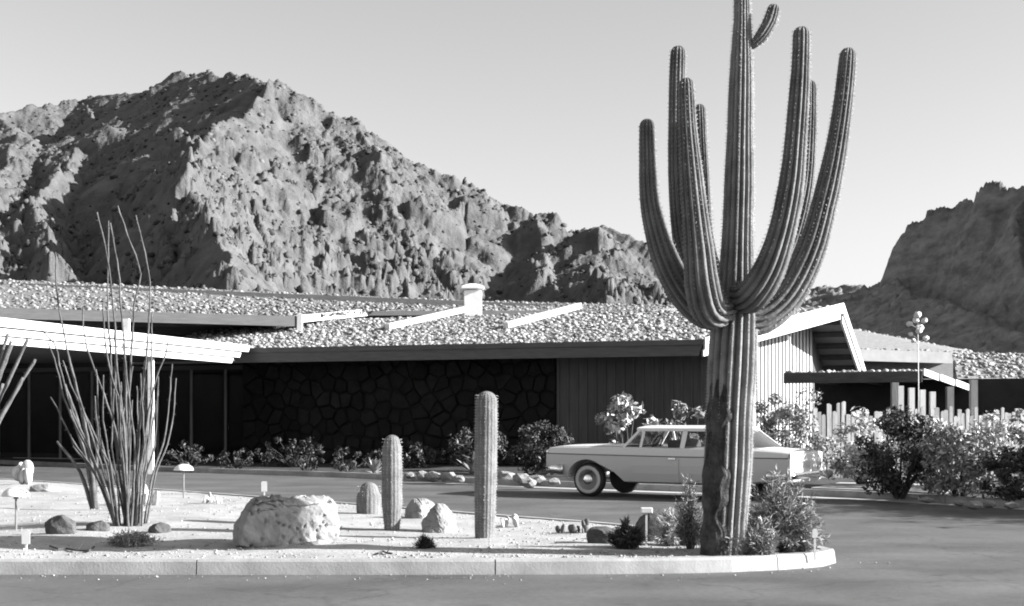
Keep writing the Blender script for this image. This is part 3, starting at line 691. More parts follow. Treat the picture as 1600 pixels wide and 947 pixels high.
for k in range(4):
    x0 = a.x + 1.0 + k*1.25; b = MB(); y0 = a.y + (c.y-a.y)*((x0+.5-a.x)/(c.x-a.x)) + 1.13
    b.box((x0,y0-.01,2.2),(x0+1.0,y0+.05,3.2)); gpart(b, 'window', M['lens_dark'])
gc = thing('cottage', 'low cottage with stony roof and broad grey fascia at the far right edge', 'building', at(1600,640,56) * 1.0); gc.location.z = 0.1
a, c, e, f_ = at(1496,592,50), at(1720,598,52), at(1720,562,60), at(1488,552,60)
c.z = a.z; e.z = f_.z
def cpart(mb, name, m): return wpart(mb, name, m, gc)
b = MB(); b.prism([a,c,e,f_], UP*-.12); r_ = cpart(b, 'roof', M['roofbase']); strew(r_, [(a,c,e),(a,e,f_)], 12, 80, 0.06, 0.14)
b = MB(); b.prism([a+on_*.01+UP*.02,c+on_*.01+UP*.02,c+on_*.01-UP*.45,a+on_*.01-UP*.45], on_*.06); cpart(b, 'fascia', M['soffit'])
b = MB(); q = Vector((0,1.0,0)); b.prism([a+q-UP*.3,c+q-UP*.3,Vector((c.x,c.y,0.08))+q,Vector((a.x,a.y,0.08))+q], Vector((0,5,0))); cpart(b, 'wall', M['soffit'])

# ------------------------------------------------------------------ stake fence
fa, fb = at(1270,HY,35.6), at(1700,HY,37.2)
fen = thing('stake_fence', 'weathered fence of uneven wooden stakes behind the shrubs', 'fence', Vector((fa.x,fa.y,0.1)))
dv = (fb-fa); dv.z = 0; fl = dv.length; dv.normalize(); nv = Vector((dv.y,-dv.x,0)); q = 0.0
while q < fl:
    wd = random.uniform(0.075, 0.125); tp = 1.78 + random.uniform(-.13, .13)
    if 0.35 < q < 0.9: tp += 0.12
    a = fa + dv*q + nv*random.uniform(-.012,.012); a.z = 0; c = a + dv*wd
    b = MB(); lean = dv*random.uniform(-.02,.02)
    b.prism([a+UP*.08, c+UP*.08, c+lean+UP*(tp-random.uniform(0,.04)), (a+c)/2+lean+UP*tp, a+lean+UP*(tp-random.uniform(0,.04))], -nv*0.04); wpart(b, 'stake', M['stake'], fen)
    q += wd + random.uniform(0.008, 0.03)
for z_ in (0.5, 1.35):
    b = MB(); a = fa - nv*.075; c = fb - nv*.075; a.z = c.z = z_; b.beam(a, c, 0.05, 0.09); wpart(b, 'rail', M['stake'], fen)

# ------------------------------------------------------------------ the parked car (local x: nose 0 -> tail 5.28, y < 0: side facing the street, z up)
CTH = R(31.0); wc = gnd(922, 775.5)
ux, uy = Vector((math.cos(CTH), -math.sin(CTH), 0)), Vector((math.sin(CTH), math.cos(CTH), 0))
car = thing('parked_car', 'pale two-tone sedan with white roof parked at the far kerb behind the saguaro', 'car', wc - ux*0.98 + uy*0.80, -CTH)
def lerpt(x, tab):
    for (a, va), (b, vb) in zip(tab[:-1], tab[1:]):
        if x <= b: return va + (vb-va)*max(0, (x-a))/(b-a)
    return tab[-1][1]
TOP = [(0,0.955),(0.06,0.985),(0.5,1.005),(1.4,1.02),(1.9,1.01),(4.2,0.995),(4.6,0.985),(5.1,0.96),(5.28,0.945)]
WID = [(0,0.90),(0.15,0.945),(0.6,0.965),(2.6,0.975),(4.4,0.965),(5.15,0.945),(5.28,0.93)]
BOT = [(0,0.47),(0.25,0.42),(0.7,0.34),(1.6,0.30),(4.3,0.30),(4.7,0.36),(5.28,0.38)]
def section(x, infl=0.0):
    Wd = lerpt(x, WID) + infl; tp = lerpt(x, TOP); bt_ = lerpt(x, BOT)
    cr = 0.875 - 0.035*min(1, x/3.0)                # side crease line
    return [(0, bt_), (Wd*0.82, bt_), (Wd*0.955, bt_+0.03), (Wd*0.99, 0.50 if bt_ < 0.45 else bt_+0.09), (Wd, 0.66), (Wd*0.995, cr-0.03), (Wd*0.965, cr), (Wd*0.968, cr+0.035), (Wd*0.945, tp-0.035), (Wd*0.90, tp-0.004), (Wd*0.80, tp), (Wd*0.45, tp+0.012), (0, tp+0.018)]
xs_ = [0,0.03,0.08,0.2,0.4,0.6,0.8,1.0,1.2,1.4,1.6,1.8,2.0,2.4,2.8,3.2,3.6,4.0,4.2,4.4,4.6,4.8,5.0,5.12,5.2,5.25,5.28]
bmv = []; bmf = []; ring = None
for x in xs_:
    s_ = section(x); k = 1.0
    if x < 0.05 or x > 5.24: k = 0.985
    loop_ = [(y*k, z) for y, z in s_] + [(-y*k, z) for y, z in s_[-2:0:-1]]
    ring = len(loop_); bmv += [(x, y, z) for y, z in loop_]
for i in range(len(xs_)-1):
    for k in range(ring): bmf.append((i*ring+k, i*ring+(k+1) % ring, (i+1)*ring+(k+1) % ring, (i+1)*ring+k))
bmf += [tuple(range(ring))[::-1], tuple((len(xs_)-1)*ring+k for k in range(ring))]
mb = MB(); mb.add(bmv, bmf); body = fixn(mb.build('body', M['car_body'], car, smooth=True))
cut = MB()
FWX, RWX, WR = 0.98, 4.02, 0.345
arch = [(FWX-0.46,0.2),(FWX-0.45,0.36)] + [(FWX + 0.45*math.cos(a), 0.36 + 0.40*math.sin(a)) for a in [math.pi - math.pi*k/14 for k in range(1, 11)]] + [(FWX+0.62,0.52),(FWX+0.98,0.2)]
rarch = [(RWX-0.44,0.2),(RWX-0.43,0.36)] + [(RWX + 0.43*math.cos(a), 0.36 + 0.27*math.sin(a)) for a in [math.pi - math.pi*k/12 for k in range(1, 12)]] + [(RWX+0.43,0.36),(RWX+0.44,0.2)]
for ar in (arch, rarch):
    for s_ in (-1, 1): cut.prism([(x, s_*1.2, z) for x, z in ar], (0, -s_*0.62, 0))
cut.box((0.35,-0.6,0.15),(1.7,0.6,0.5))                # open engine bay from below
co = fixn(cut.build('cutter', None)); co.parent = car
bo_ = body.modifiers.new('b', 'BOOLEAN'); bo_.operation = 'DIFFERENCE'; bo_.solver = 'EXACT'; bo_.object = co; bo_.use_self = True
bpy.context.view_layer.update()
dg = bpy.context.evaluated_depsgraph_get(); nm = bpy.data.meshes.new_from_object(body.evaluated_get(dg)); body.modifiers.clear(); body.data = nm
if not nm.materials: nm.materials.append(M['car_body'])
bpy.data.objects.remove(co)
es = body.modifiers.new('e', 'EDGE_SPLIT'); es.split_angle = R(32)
# white upper band between crease and belt, hood and deck tops
for s_ in (-1, 1):
    b = MB(); vs = []; fs = []; X_ = [0.05,0.2,0.6,1.0,1.4,1.8,2.2,2.8,3.4,4.0,4.4,4.8,5.1,5.24]
    for x in X_:
        q = section(x, 0.006); vs += [(x, s_*q[6][0], q[6][1]+0.002), (x, s_*q[7][0], q[7][1]), (x, s_*q[8][0], q[8][1]), (x, s_*q[9][0], q[9][1]+0.006), (x, s_*q[10][0], q[10][1]+0.006)]
    for i in range(len(X_)-1):
        for k in range(4): fs.append((i*5+k, i*5+k+1, (i+1)*5+k+1, (i+1)*5+k))
    b.add(vs, fs); fixn(b.build('upper_side_band', M['car_band'], car, smooth=True))
    b = MB(); b.tube([(x, s_*(section(x)[6][0]+0.010), section(x)[6][1]-0.008) for x in X_], 0.011, 6); b.build('trim_strip', M['lens_dark'], car)
def top_panel(x0, x1, name, lift, hw):
    b = MB(); n_ = 8; vs = []; fs = []
    for i in range(n_+1):
        x = x0 + (x1-x0)*i/n_
        for j in range(-6, 7):
            y = j/6*hw*lerpt(x, WID)
            vs.append((x, y, lerpt(x, TOP) + 0.012 + lift*(1-(j/6)**2)))
    for i in range(n_):
        for j in range(12): fs.append((i*13+j, i*13+j+1, (i+1)*13+j+1, (i+1)*13+j))
    b.add(vs, fs); return b.build(name, M['car_white'], car, smooth=True)
top_panel(0.03, 1.72, 'hood', 0.035, 0.86); top_panel(4.52, 5.22, 'trunk_lid', 0.03, 0.82)
# doors as proud skins with handles
def skin(x0, x1, name):
    out_ = []
    for s_ in (-1, 1):
        b = MB(); vs = []; fs = []; n_ = 6
        for i in range(n_+1):
            x = x0 + (x1-x0)*i/n_; q = section(x, 0.012)
            vs += [(x, s_*q[k][0], q[k][1]) for k in (2,3,4,5)]
            vs += [(x, s_*(q[k][0]-0.02), q[k][1]) for k in (5,2)]
        for i in range(n_):
            for k in range(6): fs.append((i*6+k, i*6+(k+1) % 6, (i+1)*6+(k+1) % 6, (i+1)*6+k))
        fs += [(0,1,2,3,4,5), tuple(n_*6+k for k in range(6))]
        b.add(vs, fs); d = fixn(b.build(name, M['car_body'], car))
        h = MB(); h.beam((x1-0.2, s_*(lerpt(x1, WID)+0.03), 0.80), (x1-0.05, s_*(lerpt(x1, WID)+0.03), 0.80), 0.025, 0.03); h.build('handle', M['chrome'], d)
skin(2.02, 3.02, 'door'); skin(3.05, 3.78, 'door')
# greenhouse
rb = MB(); vs = []; fs = []; RX = [1.98,2.02,2.1,2.4,2.9,3.4,3.85,4.02,4.07]
for i, x in enumerate(RX):
    e = min(1, (x-1.98)/0.12+0.25, (4.07-x)/0.1+0.25)
    for z0, sg in ((0.0, 1), (-0.055, -1)):
        for j in range(-5, 6):
            yy = j/5*0.70*(0.96+0.04*e); zc = 1.395 + 0.055*(1-(j/5)**4)*(0.6+0.4*e)
            vs.append((x, yy, zc + (z0 if sg > 0 else -0.05)))
for i in range(len(RX)-1):
    for j in range(10):
        fs.append((i*22+j, i*22+j+1, (i+1)*22+j+1, (i+1)*22+j)); fs.append((i*22+11+j, (i+1)*22+11+j, (i+1)*22+12+j, i*22+12+j))
    fs.append((i*22, (i+1)*22, (i+1)*22+11, i*22+11)); fs.append((i*22+10, i*22+21, (i+1)*22+21, (i+1)*22+10))
for i in (0, len(RX)-1):
    for j in range(10): fs.append((i*22+j, i*22+j+1, i*22+12+j, i*22+11+j))
rb.add(vs, fs); fixn(rb.build('roof', M['car_white'], car, smooth=True)).modifiers.new('e','EDGE_SPLIT').split_angle = R(40)
for s_ in (-1, 1):
    yb, yt = 0.87, 0.685
    def pill(name, pts, th=0.035, m='car_white'):
        b = MB(); b.prism([(x, s_*(yb + (yt-yb)*(z-1.0)/0.37), z) for x, z in pts], (0, -s_*th, 0)); return fixn(b.build(name, M[m], car))
    pill('windshield_pillar', [(1.72,1.0),(1.79,1.0),(2.09,1.36),(2.02,1.36)])
    pill('vent_window_bar', [(2.12,1.0),(2.17,1.0),(2.17,1.36),(2.12,1.36)], 0.03)
    pill('door_pillar', [(3.0,1.0),(3.09,1.0),(3.09,1.36),(3.0,1.36)])
    pill('rear_pillar', [(3.80,1.0),(4.50,1.0),(4.06,1.36),(3.86,1.36)])
    pill('window_header', [(2.05,1.335),(4.02,1.335),(4.02,1.37),(2.05,1.37)])
    for x0, x1 in ((2.175,2.995),(3.095,3.82)):
        b = MB(); b.add([(x0, s_*(yb-0.018), 1.0),(x1, s_*(yb-0.018), 1.0),(x1, s_*(yt-0.012), 1.345),(x0, s_*(yt-0.012), 1.345)], [(0,1,2,3)]); b.build('side_window', M['glass'], car)
    b = MB(); b.add([(1.80, s_*(yb-.018), 1.0),(2.115, s_*(yb-.018), 1.0),(2.115, s_*(yt-.012), 1.345),(2.08, s_*(yt-.012), 1.345)], [(0,1,2,3)]); b.build('vent_window', M['glass'], car)
def screen(x0, x1, z0, z1, bow, name):
    b = MB(); vs = []; fs = []
    for i in range(5):
        t = i/4
        for j in range(-6, 7):
            y = j/6*(0.855 + (0.67-0.855)*t); vs.append((x0 + (x1-x0)*t + bow*((j/6)**2), y, z0+(z1-z0)*t))
    for i in range(4):
        for j in range(12): fs.append((i*13+j, i*13+j+1, (i+1)*13+j+1, (i+1)*13+j))
    b.add(vs, fs); b.build(name, M['glass'], car, smooth=True)
screen(1.60, 1.95, 1.03, 1.375, 0.14, 'windshield'); screen(4.60, 4.10, 1.005, 1.375, -0.10, 'rear_window')
for x, hh, nm_ in ((2.75,1.16,'front_seat'),(3.75,1.14,'rear_seat')):
    b = MB(); b.box((x-0.5,-0.66,0.6),(x,0.66,0.85)); b.box((x-0.12,-0.66,0.6),(x+0.06,0.66,hh)); b.build(nm_, M['seat'], car, bevel=0.04)
b = MB(); b.box((1.85,-0.7,0.8),(2.05,0.7,1.05)); b.build('dashboard', M['seat'], car, bevel=0.03)
b = MB(); c0 = Vector((2.28,-0.36,1.08)); ax1 = Vector((0,1,0)); ax2 = Vector((0.45,0,0.9)).normalized()
b.tube([c0 + (ax1*math.cos(a) + ax2*math.sin(a))*0.19 for a in [2*math.pi*k/20 for k in range(21)]], 0.014, 6, False); b.tube([c0 - ax2*0.18, c0 + ax2*0.18], 0.01, 6); b.tube([c0, c0 + Vector((-0.3,0,-0.18))], 0.02, 6)
b.build('steering_wheel', M['seat'], car, smooth=True)
# wheels
def wheel(x, s_):
    t = thing('wheel', None, None); t.parent = car; t.location = (x, s_*0.80, 0.345)
    a = MB(); a.lathe([(0.20,-.09),(0.30,-.098),(0.335,-.075),(0.348,-.04),(0.350,0),(0.348,.04),(0.335,.075),(0.30,.098),(0.20,.09)], n=32, axis='y'); fixn(a.build('tyre', M['rubber'], t, True))
    o_ = s_*0.1
    a = MB(); a.lathe([(0.215,o_*1.0),(0.225,o_*1.035),(0.27,o_*1.04),(0.288,o_*1.0)], n=32, axis='y'); fixn(a.build('whitewall', M['whitewall'], t, True))
    a = MB(); a.lathe([(0.213,o_*.8),(0.208,o_*1.0),(0.18,o_*.85),(0.12,o_*.8),(0.118,o_*.86)], n=32, axis='y'); fixn(a.build('rim', M['whitewall'], t, True))
    a = MB(); a.lathe([(0.118,o_*.8),(0.116,o_*.92),(0.09,o_*1.06),(0.05,o_*1.14),(0.01,o_*1.16)], n=28, axis='y'); fixn(a.build('hubcap', M['chrome'], t, True))
for x in (FWX, RWX):
    for s_ in (-1, 1): wheel(x, s_)
# bumpers, lamps, grille, plate
def bumper(x, dr_, z, name, h=0.15):
    b = MB(); P = [(x + dr_*(-0.06 - 0.0*abs(j)) + (-dr_)*0.42*max(0, abs(j)-0.86)/0.14, j*0.985, z) for j in (-1,-0.95,-0.9,-0.86,-0.6,-0.3,0,0.3,0.6,0.86,0.9,0.95,1)]
    n_ = len(P); vs = []; fs = []
    for i, p in enumerate(P):
        a = P[max(0,i-1)]; c = P[min(n_-1,i+1)]; t_ = Vector((c[0]-a[0], c[1]-a[1], 0)).normalized(); o2 = Vector((t_.y, -t_.x, 0)) * (1 if dr_ > 0 else -1)
        for d_, zz_ in ((0,-h/2),(0.045,-h/2+.01),(0.07,0),(0.045,h/2-.01),(0,h/2)): q = Vector(p) + o2*d_; vs.append((q.x, q.y, z+zz_))
    for i in range(n_-1):
        for k in range(5): fs.append((i*5+k, i*5+(k+1) % 5, (i+1)*5+(k+1) % 5, (i+1)*5+k))
    fs += [(0,1,2,3,4), tuple((n_-1)*5+k for k in range(5))]
    b.add(vs, fs); return fixn(b.build(name, M['chrome'], car, smooth=True))
bumper(-0.02, -1, 0.55, 'front_bumper', 0.2); bumper(5.32, 1, 0.50, 'rear_bumper', 0.15)
for s_ in (-1, 1):
    for k in (0, 1):
        b = MB(); b.lathe([(0.085,-0.02),(0.095,0.02),(0.075,0.035),(0.02,0.045)], n=16); h = fixn(b.build('headlight', M['lens'], car, True)); h.rotation_euler = (0, R(-90), 0); h.location = (0.0, s_*(0.72-0.2*k), 0.82)
    b = MB(); b.tube([(0.02, s_*0.86, 0.90),(0.0, s_*0.88, 0.89)], [0.05,0.02], 10); b.build('fender_ornament', M['chrome'], car)
    b = MB(); b.lathe([(0.13,-0.02),(0.135,0.03),(0.10,0.045),(0.05,0.05),(0.04,0.07),(0.01,0.075)], n=20); h = fixn(b.build('tail_light', M['lens'], car, True)); h.rotation_euler = (0, R(90), 0); h.location = (5.27, s_*0.70, 0.72)
    b = MB(); b.lathe([(0.165,-0.01),(0.165,0.02),(0.14,0.025),(0.14,-0.01)], n=20); h = fixn(b.build('light_bezel', M['chrome'], car, True)); h.rotation_euler = (0, R(90), 0); h.location = (5.27, s_*0.70, 0.72)
b = MB(); b.box((-0.012,-0.55,0.66),(0.05,0.55,0.90)); b.build('grille', M['lens_dark'], car)
for k in range(4): b = MB(); b.box((-0.025,-0.55,0.68+0.06*k),(-0.01,0.55,0.69+0.06*k)); b.build('grille_bar', M['chrome'], car)
b = MB(); b.box((5.27,-0.9,0.42),(5.292,0.9,0.93)); b.build('rear_panel', M['car_white'], car, bevel=0.01)  # white in place of the body colour, for the sunlit tail
b = MB(); b.box((5.293,-0.17,0.64),(5.30,0.17,0.77)); b.build('number_plate', M['whitewall'], car)

# ------------------------------------------------------------------ cacti
def ribbed(path, rad, nr, depth, sub=5, cap=True, seed=0, wob=0.03):
    """closed ribbed column along a path of (point, radius) samples with a rounded tip at the end"""
    P = [Vector(p) for p in path]; pts = []; rs = []
    n = len(P)
    for i in range(n-1):
        a, b, c, d = P[max(i-1,0)], P[i], P[i+1], P[min(i+2,n-1)]; m = max(2, int((c-b).length/0.055))
        for k in range(m):
            t = k/m; pts.append(0.5*((2*b)+(c-a)*t+(2*a-5*b+4*c-d)*t*t+(3*b-a-3*c+d)*t**3)); rs.append(rad[i]+(rad[i+1]-rad[i])*t)
    if cap:
        e = P[-1]; dr_ = (P[-1]-P[-2]).normalized(); r = rad[-1]
        base = e - dr_*r*0.9; keep = [i for i in range(len(pts)) if (pts[i]-base).dot(dr_) < -0.01 or i < len(pts)*0.6]
        pts = [pts[i] for i in keep]; rs = [rs[i] for i in keep]
        for k in range(0, 9):
            a = math.pi/2*k/8.3; pts.append(base + dr_*r*0.95*math.sin(a)); rs.append(r*math.cos(a))
    else: pts.append(P[-1]); rs.append(rad[-1])
    N = nr*sub; nrm = None; vs = []; rnd = random.Random(seed); ph = [rnd.uniform(-.1,.1) for _ in range(nr)]; am = [rnd.uniform(.8,1.2) for _ in range(nr)]
    prof = []
    for k in range(N):
        u = k/sub; f = abs(math.cos(math.pi*u)); prof.append(1 - depth*am[int(u+0.5) % nr]*(1-f**0.75))
    m = len(pts)
    for i in range(m):
        t = (pts[min(i+1,m-1)]-pts[max(i-1,0)]).normalized()
        if nrm is None: nrm = t.orthogonal().normalized()
        nrm = (nrm - t*nrm.dot(t)).normalized(); bn = t.cross(nrm)
        wb = 1 + wob*math.sin(i*0.37+seed) * 0.6 + wob*(rnd.random()-0.5)*0.5
        for k in range(N):
            a = 2*math.pi*k/N; vs.append(pts[i] + (nrm*math.cos(a)+bn*math.sin(a))*rs[i]*prof[k]*wb)
    fs = [(i*N+k, i*N+(k+1) % N, (i+1)*N+(k+1) % N, (i+1)*N+k) for i in range(m-1) for k in range(N)]
    fs += [tuple(range(N))[::-1], tuple(range((m-1)*N, m*N))]
    b = MB(); b.add(vs, fs); return b
def spines(path, rad, nr, depth, ln, step, seed):
    """short pale spines set in rows down the rib crests"""
    P = [Vector(p) for p in path]; rnd = random.Random(seed); b = MB(); nrm = None
    for i in range(len(P)-1):
        a, c = P[i], P[i+1]; t = (c-a); L0 = t.length; t.normalize()
        if nrm is None: nrm = t.orthogonal().normalized()
        nrm = (nrm - t*nrm.dot(t)).normalized(); bn = t.cross(nrm)
        for q in range(int(L0/step)):
            f = q*step/L0
            for k in range(nr):
                an = 2*math.pi*k/nr; d = nrm*math.cos(an)+bn*math.sin(an); p = a + t*(q*step) + d*(rad[i]+(rad[i+1]-rad[i])*f)*0.98
                for z in range(3):
                    v = (d + t*rnd.uniform(-.8,.6) + Vector((rnd.uniform(-.6,.6),rnd.uniform(-.6,.6),0))).normalized()*ln*rnd.uniform(.6,1.2); s = v.orthogonal().normalized()*0.003
                    b.add([p-s, p+s, p+v], [(0,1,2)])
    return b
SB = isl(1130, 866); SD = SB.y
sag = thing('saguaro_cactus', 'towering many-armed saguaro cactus at the tip of the island', 'cactus', SB)
k_ = SD/FPX
def sp(px, py, dy=0.0): return at(px, py, SD+dy) - SB
tp_ = [(1128,885,68),(1130,866,70),(1134,800,72),(1138,720,74),(1141,640,76),(1145,560,76),(1148,500,74),(1150,455,60),(1152,400,52),(1155,300,47),(1157,200,42),(1159,100,36),(1160,30,27),(1160,-12,25)]
path = [sp(a, b) for a, b, c in tp_]; rad = [c*k_/2 for a, b, c in tp_]
tr = ribbed(path, rad, 17, 0.30, 8, True, 1).build('trunk', M['saguaro_trunk'], sag, True)
spines(path[1:], rad[1:], 17, 0.17, 0.03, 0.035, 5).build('spines', M['spine'], tr)['kind'] = 'stuff'
cu = MB(); vs = []; fs = []; NA, NZ = 30, 60
for j in range(NZ):                                        # dead woody bark wrapped round the street side of the trunk foot
    q = j/(NZ-1); py = 884 - 290*q; xc = 1129 + 13*q; rr_ = (35 + 2.5*min(1, q*2))*k_
    edge = 1.0 - .5*q + .22*math.sin(q*17) + .1*math.sin(q*41)
    for i in range(NA):
        a = -math.pi/2 - .85 + (i/(NA-1)-.5)*2*edge
        nz_ = float(fbm(np.array([i*.35+3]), np.array([j*.16]), 4, 7)[0]); thin = min(1, 5*min(i, NA-1-i)/(NA-1), 4*(1-q))
        r_ = rr_*(0.93 + .11*thin + .09*nz_*thin); c = sp(xc, py); vs.append(c + Vector((math.cos(a)*r_, math.sin(a)*r_, 0)))
fs = [(j*NA+i, j*NA+i+1, (j+1)*NA+i+1, (j+1)*NA+i) for j in range(NZ-1) for i in range(NA-1)]
cu.add(vs, fs); cu.build('woody_bark', M['saguaro_woody'], sag, False)['label'] = 'dark scarred woody bark on the lower trunk'
ARMS = [
 (((1140,492,0,40),(1105,490,0,50),(1072,462,-.02,50),(1044,415,-.04,44),(1025,360,-.05,36),(1015,310,-.05,31),(1012,250,-.05,26),(1011,186,-.05,24)), 'leftmost arm of the saguaro, short with a kinked elbow'),
 (((1140,470,.0,40),(1108,465,.28,44),(1080,420,.42,40),(1064,350,.46,33),(1058,250,.46,29),(1058,150,.46,27),(1060,72,.46,25)), None),
 (((1140,482,-.05,44),(1110,486,-.34,56),(1098,450,-.44,54),(1092,390,-.46,47),(1083,300,-.46,37),(1075,200,-.46,28),(1072,122,-.46,23)), None),
 (((1148,470,.1,36),(1118,440,.36,34),(1102,370,.44,28),(1097,270,.46,23),(1093,163,.46,20)), None),
 (((1150,462,-.05,40),(1172,464,-.30,52),(1200,425,-.40,50),(1222,362,-.42,44),(1237,285,-.42,39),(1245,200,-.42,34),(1251,110,-.42,29),(1253,42,-.42,27)), None),
 (((1150,470,.1,36),(1190,455,.34,40),(1230,390,.44,36),(1256,300,.46,30),(1264,210,.46,25),(1266,126,.46,22)), None),
 (((1145,500,0,40),(1190,497,.05,52),(1232,460,.08,53),(1267,392,.08,47),(1290,312,.08,41),(1307,232,.08,35),(1319,150,.08,30),(1326,75,.08,26)), 'rightmost arm of the saguaro, the longest sweep'),
 (((1172,74,-.02,10),(1180,67,-.04,15),(1190,56,-.05,21),(1203,34,-.05,23),(1211,7,-.05,20)), 'stubby young arm near the top of the saguaro'),
]
for i, (pts_, lb) in enumerate(ARMS):
    path = [sp(a, b, d) for a, b, d, c in pts_]; rad = [c*k_/2 for a, b, d, c in pts_]
    ao = ribbed(path, rad, 13 if i < 7 else 11, 0.27, 8, True, 20+i).build('arm', M['saguaro'], sag, True)
    if lb: ao['label'] = lb
    spines(path, rad, 13 if i < 7 else 11, 0.15, 0.026, 0.045, 40+i).build('spines', M['spine'], ao)['kind'] = 'stuff'

def column_cactus(px0, px1, pyt, pyb, nr, label, name, m, topm=None, bulge=None, lean=0.0, seed=0, depth=0.075, grp=None):
    p = isl((px0+px1)/2, pyb); k = p.y/FPX; r = (px1-px0)*k/2; h = (pyb-pyt)*k
    c = thing(name, label, 'cactus', p, 0, grp)
    bulge = bulge or [(0,.82),(.12,.92),(.35,.98),(.6,1.0),(.8,1.02),(1,.95)]
    path = [Vector((lean*t*h, 0, -0.04 + (h+0.04)*t)) for t, q in bulge]; rad = [r*q for t, q in bulge]
    b = ribbed(path, rad, nr, depth, 5, True, seed).build('stem', m, c, True)
    spines(path, rad, nr, depth, 0.022, 0.035, seed+3).build('spines', M['spine'], b)['kind'] = 'stuff'
    if topm:
        t = MB(); t.lathe([(r*.55,-.012),(r*.62,.0),(r*.5,.02),(r*.2,.03),(0.004,.028)], n=16); o_ = t.build('crown_wool', topm, c, True); o_.location = (lean*h, 0, h-0.045)
    return c
column_cactus(740,775,612,840,18,'tall straight columnar cactus, the taller of two standing in the sand','column_cactus',M['cactus'],M['cactus_pale'],lean=0.012,seed=2,grp='columnar cacti on the island')
column_cactus(597,628,680,828,16,'shorter columnar cactus with a pale blunt top between the boulders','column_cactus',M['cactus'],M['cactus_pale'],bulge=[(0,.72),(.1,.82),(.3,1.02),(.5,1.0),(.62,1.06),(.8,1.0),(.93,.98),(1,.82)],seed=5,grp='columnar cacti on the island')
column_cactus(557,596,754,803,18,'low dome-shaped barrel cactus beside the shorter column','barrel_cactus',M['cactus'],None,bulge=[(0,.9),(.2,.99),(.5,1.0),(.75,.95),(1,.80)],seed=8,depth=.05)

# small prickly clumps
def pad_clump(px, py, w_px, h_px, n_, label, name='prickly_pear', pm='pad', seed=0):
    rnd = random.Random(seed); p = isl(px, py); k = p.y/FPX; wd, ht = w_px*k, h_px*k
    c = thing(name, label, 'cactus', p, 0, 'small cactus clumps on the island')
    for i in range(n_):
        s = rnd.uniform(.34,.5)*ht; x, y = rnd.uniform(-.5,.5)*(wd-s*.5), rnd.uniform(-.35,.35)*wd
        b = MB(); prof = []
        n1, n2 = 10, 6; vs = []; fs = []
        for a in range(n2+1):
            th = math.pi*a/n2
            for q in range(n1):
                ph = 2*math.pi*q/n1; vs.append((math.sin(th)*math.cos(ph)*s*.5*(0.75+.3*(1-a/n2)), math.sin(th)*math.sin(ph)*s*.22, s*.62*(1+math.cos(th))))
        for a in range(n2):
            for q in range(n1): fs.append((a*n1+q, a*n1+(q+1) % n1, (a+1)*n1+(q+1) % n1, (a+1)*n1+q))
        b.add(vs, fs); o_ = fixn(b.build('pad', M[pm], c, True)); o_.location = (x, y, -0.01 + (rnd.random()*.35*ht if i > n_*.5 else 0)); o_.rotation_euler = (rnd.uniform(-.3,.3), rnd.uniform(-.35,.35), rnd.uniform(0,3.1))
    return c
pad_clump(335,786,32,22,7,'small prickly clump behind the big boulder, left of the white tag',seed=1,pm='cactus_pale')
pad_clump(795,823,36,26,7,'small prickly clump just right of the tall column cactus',seed=2,pm='cactus_pale')
pad_clump(895,833,52,26,10,'prickly clump left of the dark bush near the saguaro',seed=3,pm='pad')
pad_clump(36,757,34,48,9,'upright prickly pear at the left edge, near the driveway',seed=6,pm='cactus_pale')
pad_clump(232,790,30,48,8,'pale leafy clump behind the ocotillo stems',seed=9,pm='cactus_pale')

# ------------------------------------------------------------------ ocotillos
def stem_mesh(pts, r0, r1, seed):
    rnd = random.Random(seed); pts = catmull(pts, 0.12); n_ = len(pts)
    P = [p + Vector((rnd.uniform(-.006,.006), rnd.uniform(-.006,.006), 0)) for p in pts]
    rr_ = [(r0+(r1-r0)*i/(n_-1))*rnd.uniform(.85,1.15) for i in range(n_)]
    b = MB(); b.tube(P, rr_, 7)
    for i in range(2, n_-1):
        for q in range(2):                               # thorns and leaf stubs
            d = Vector((rnd.uniform(-1,1), rnd.uniform(-1,1), rnd.uniform(-.1,.6))).normalized(); s = d.orthogonal().normalized()*0.004; a = P[i] + d*rr_[i]*.8
            b.add([a-s, a+s, a+d*0.035], [(0,1,2)])
    return b
oc = isl(196, 824); ok_ = oc.y/FPX
oco = thing('ocotillo', 'tall bare ocotillo with many whip stems fanning up at the left of the island', 'shrub', oc)
def op(px, py, dy): return Vector(((px-CX)*ok_, 0, CAM_H+(HY-py)*ok_-oc.z)) + Vector((-oc.x, dy, 0))
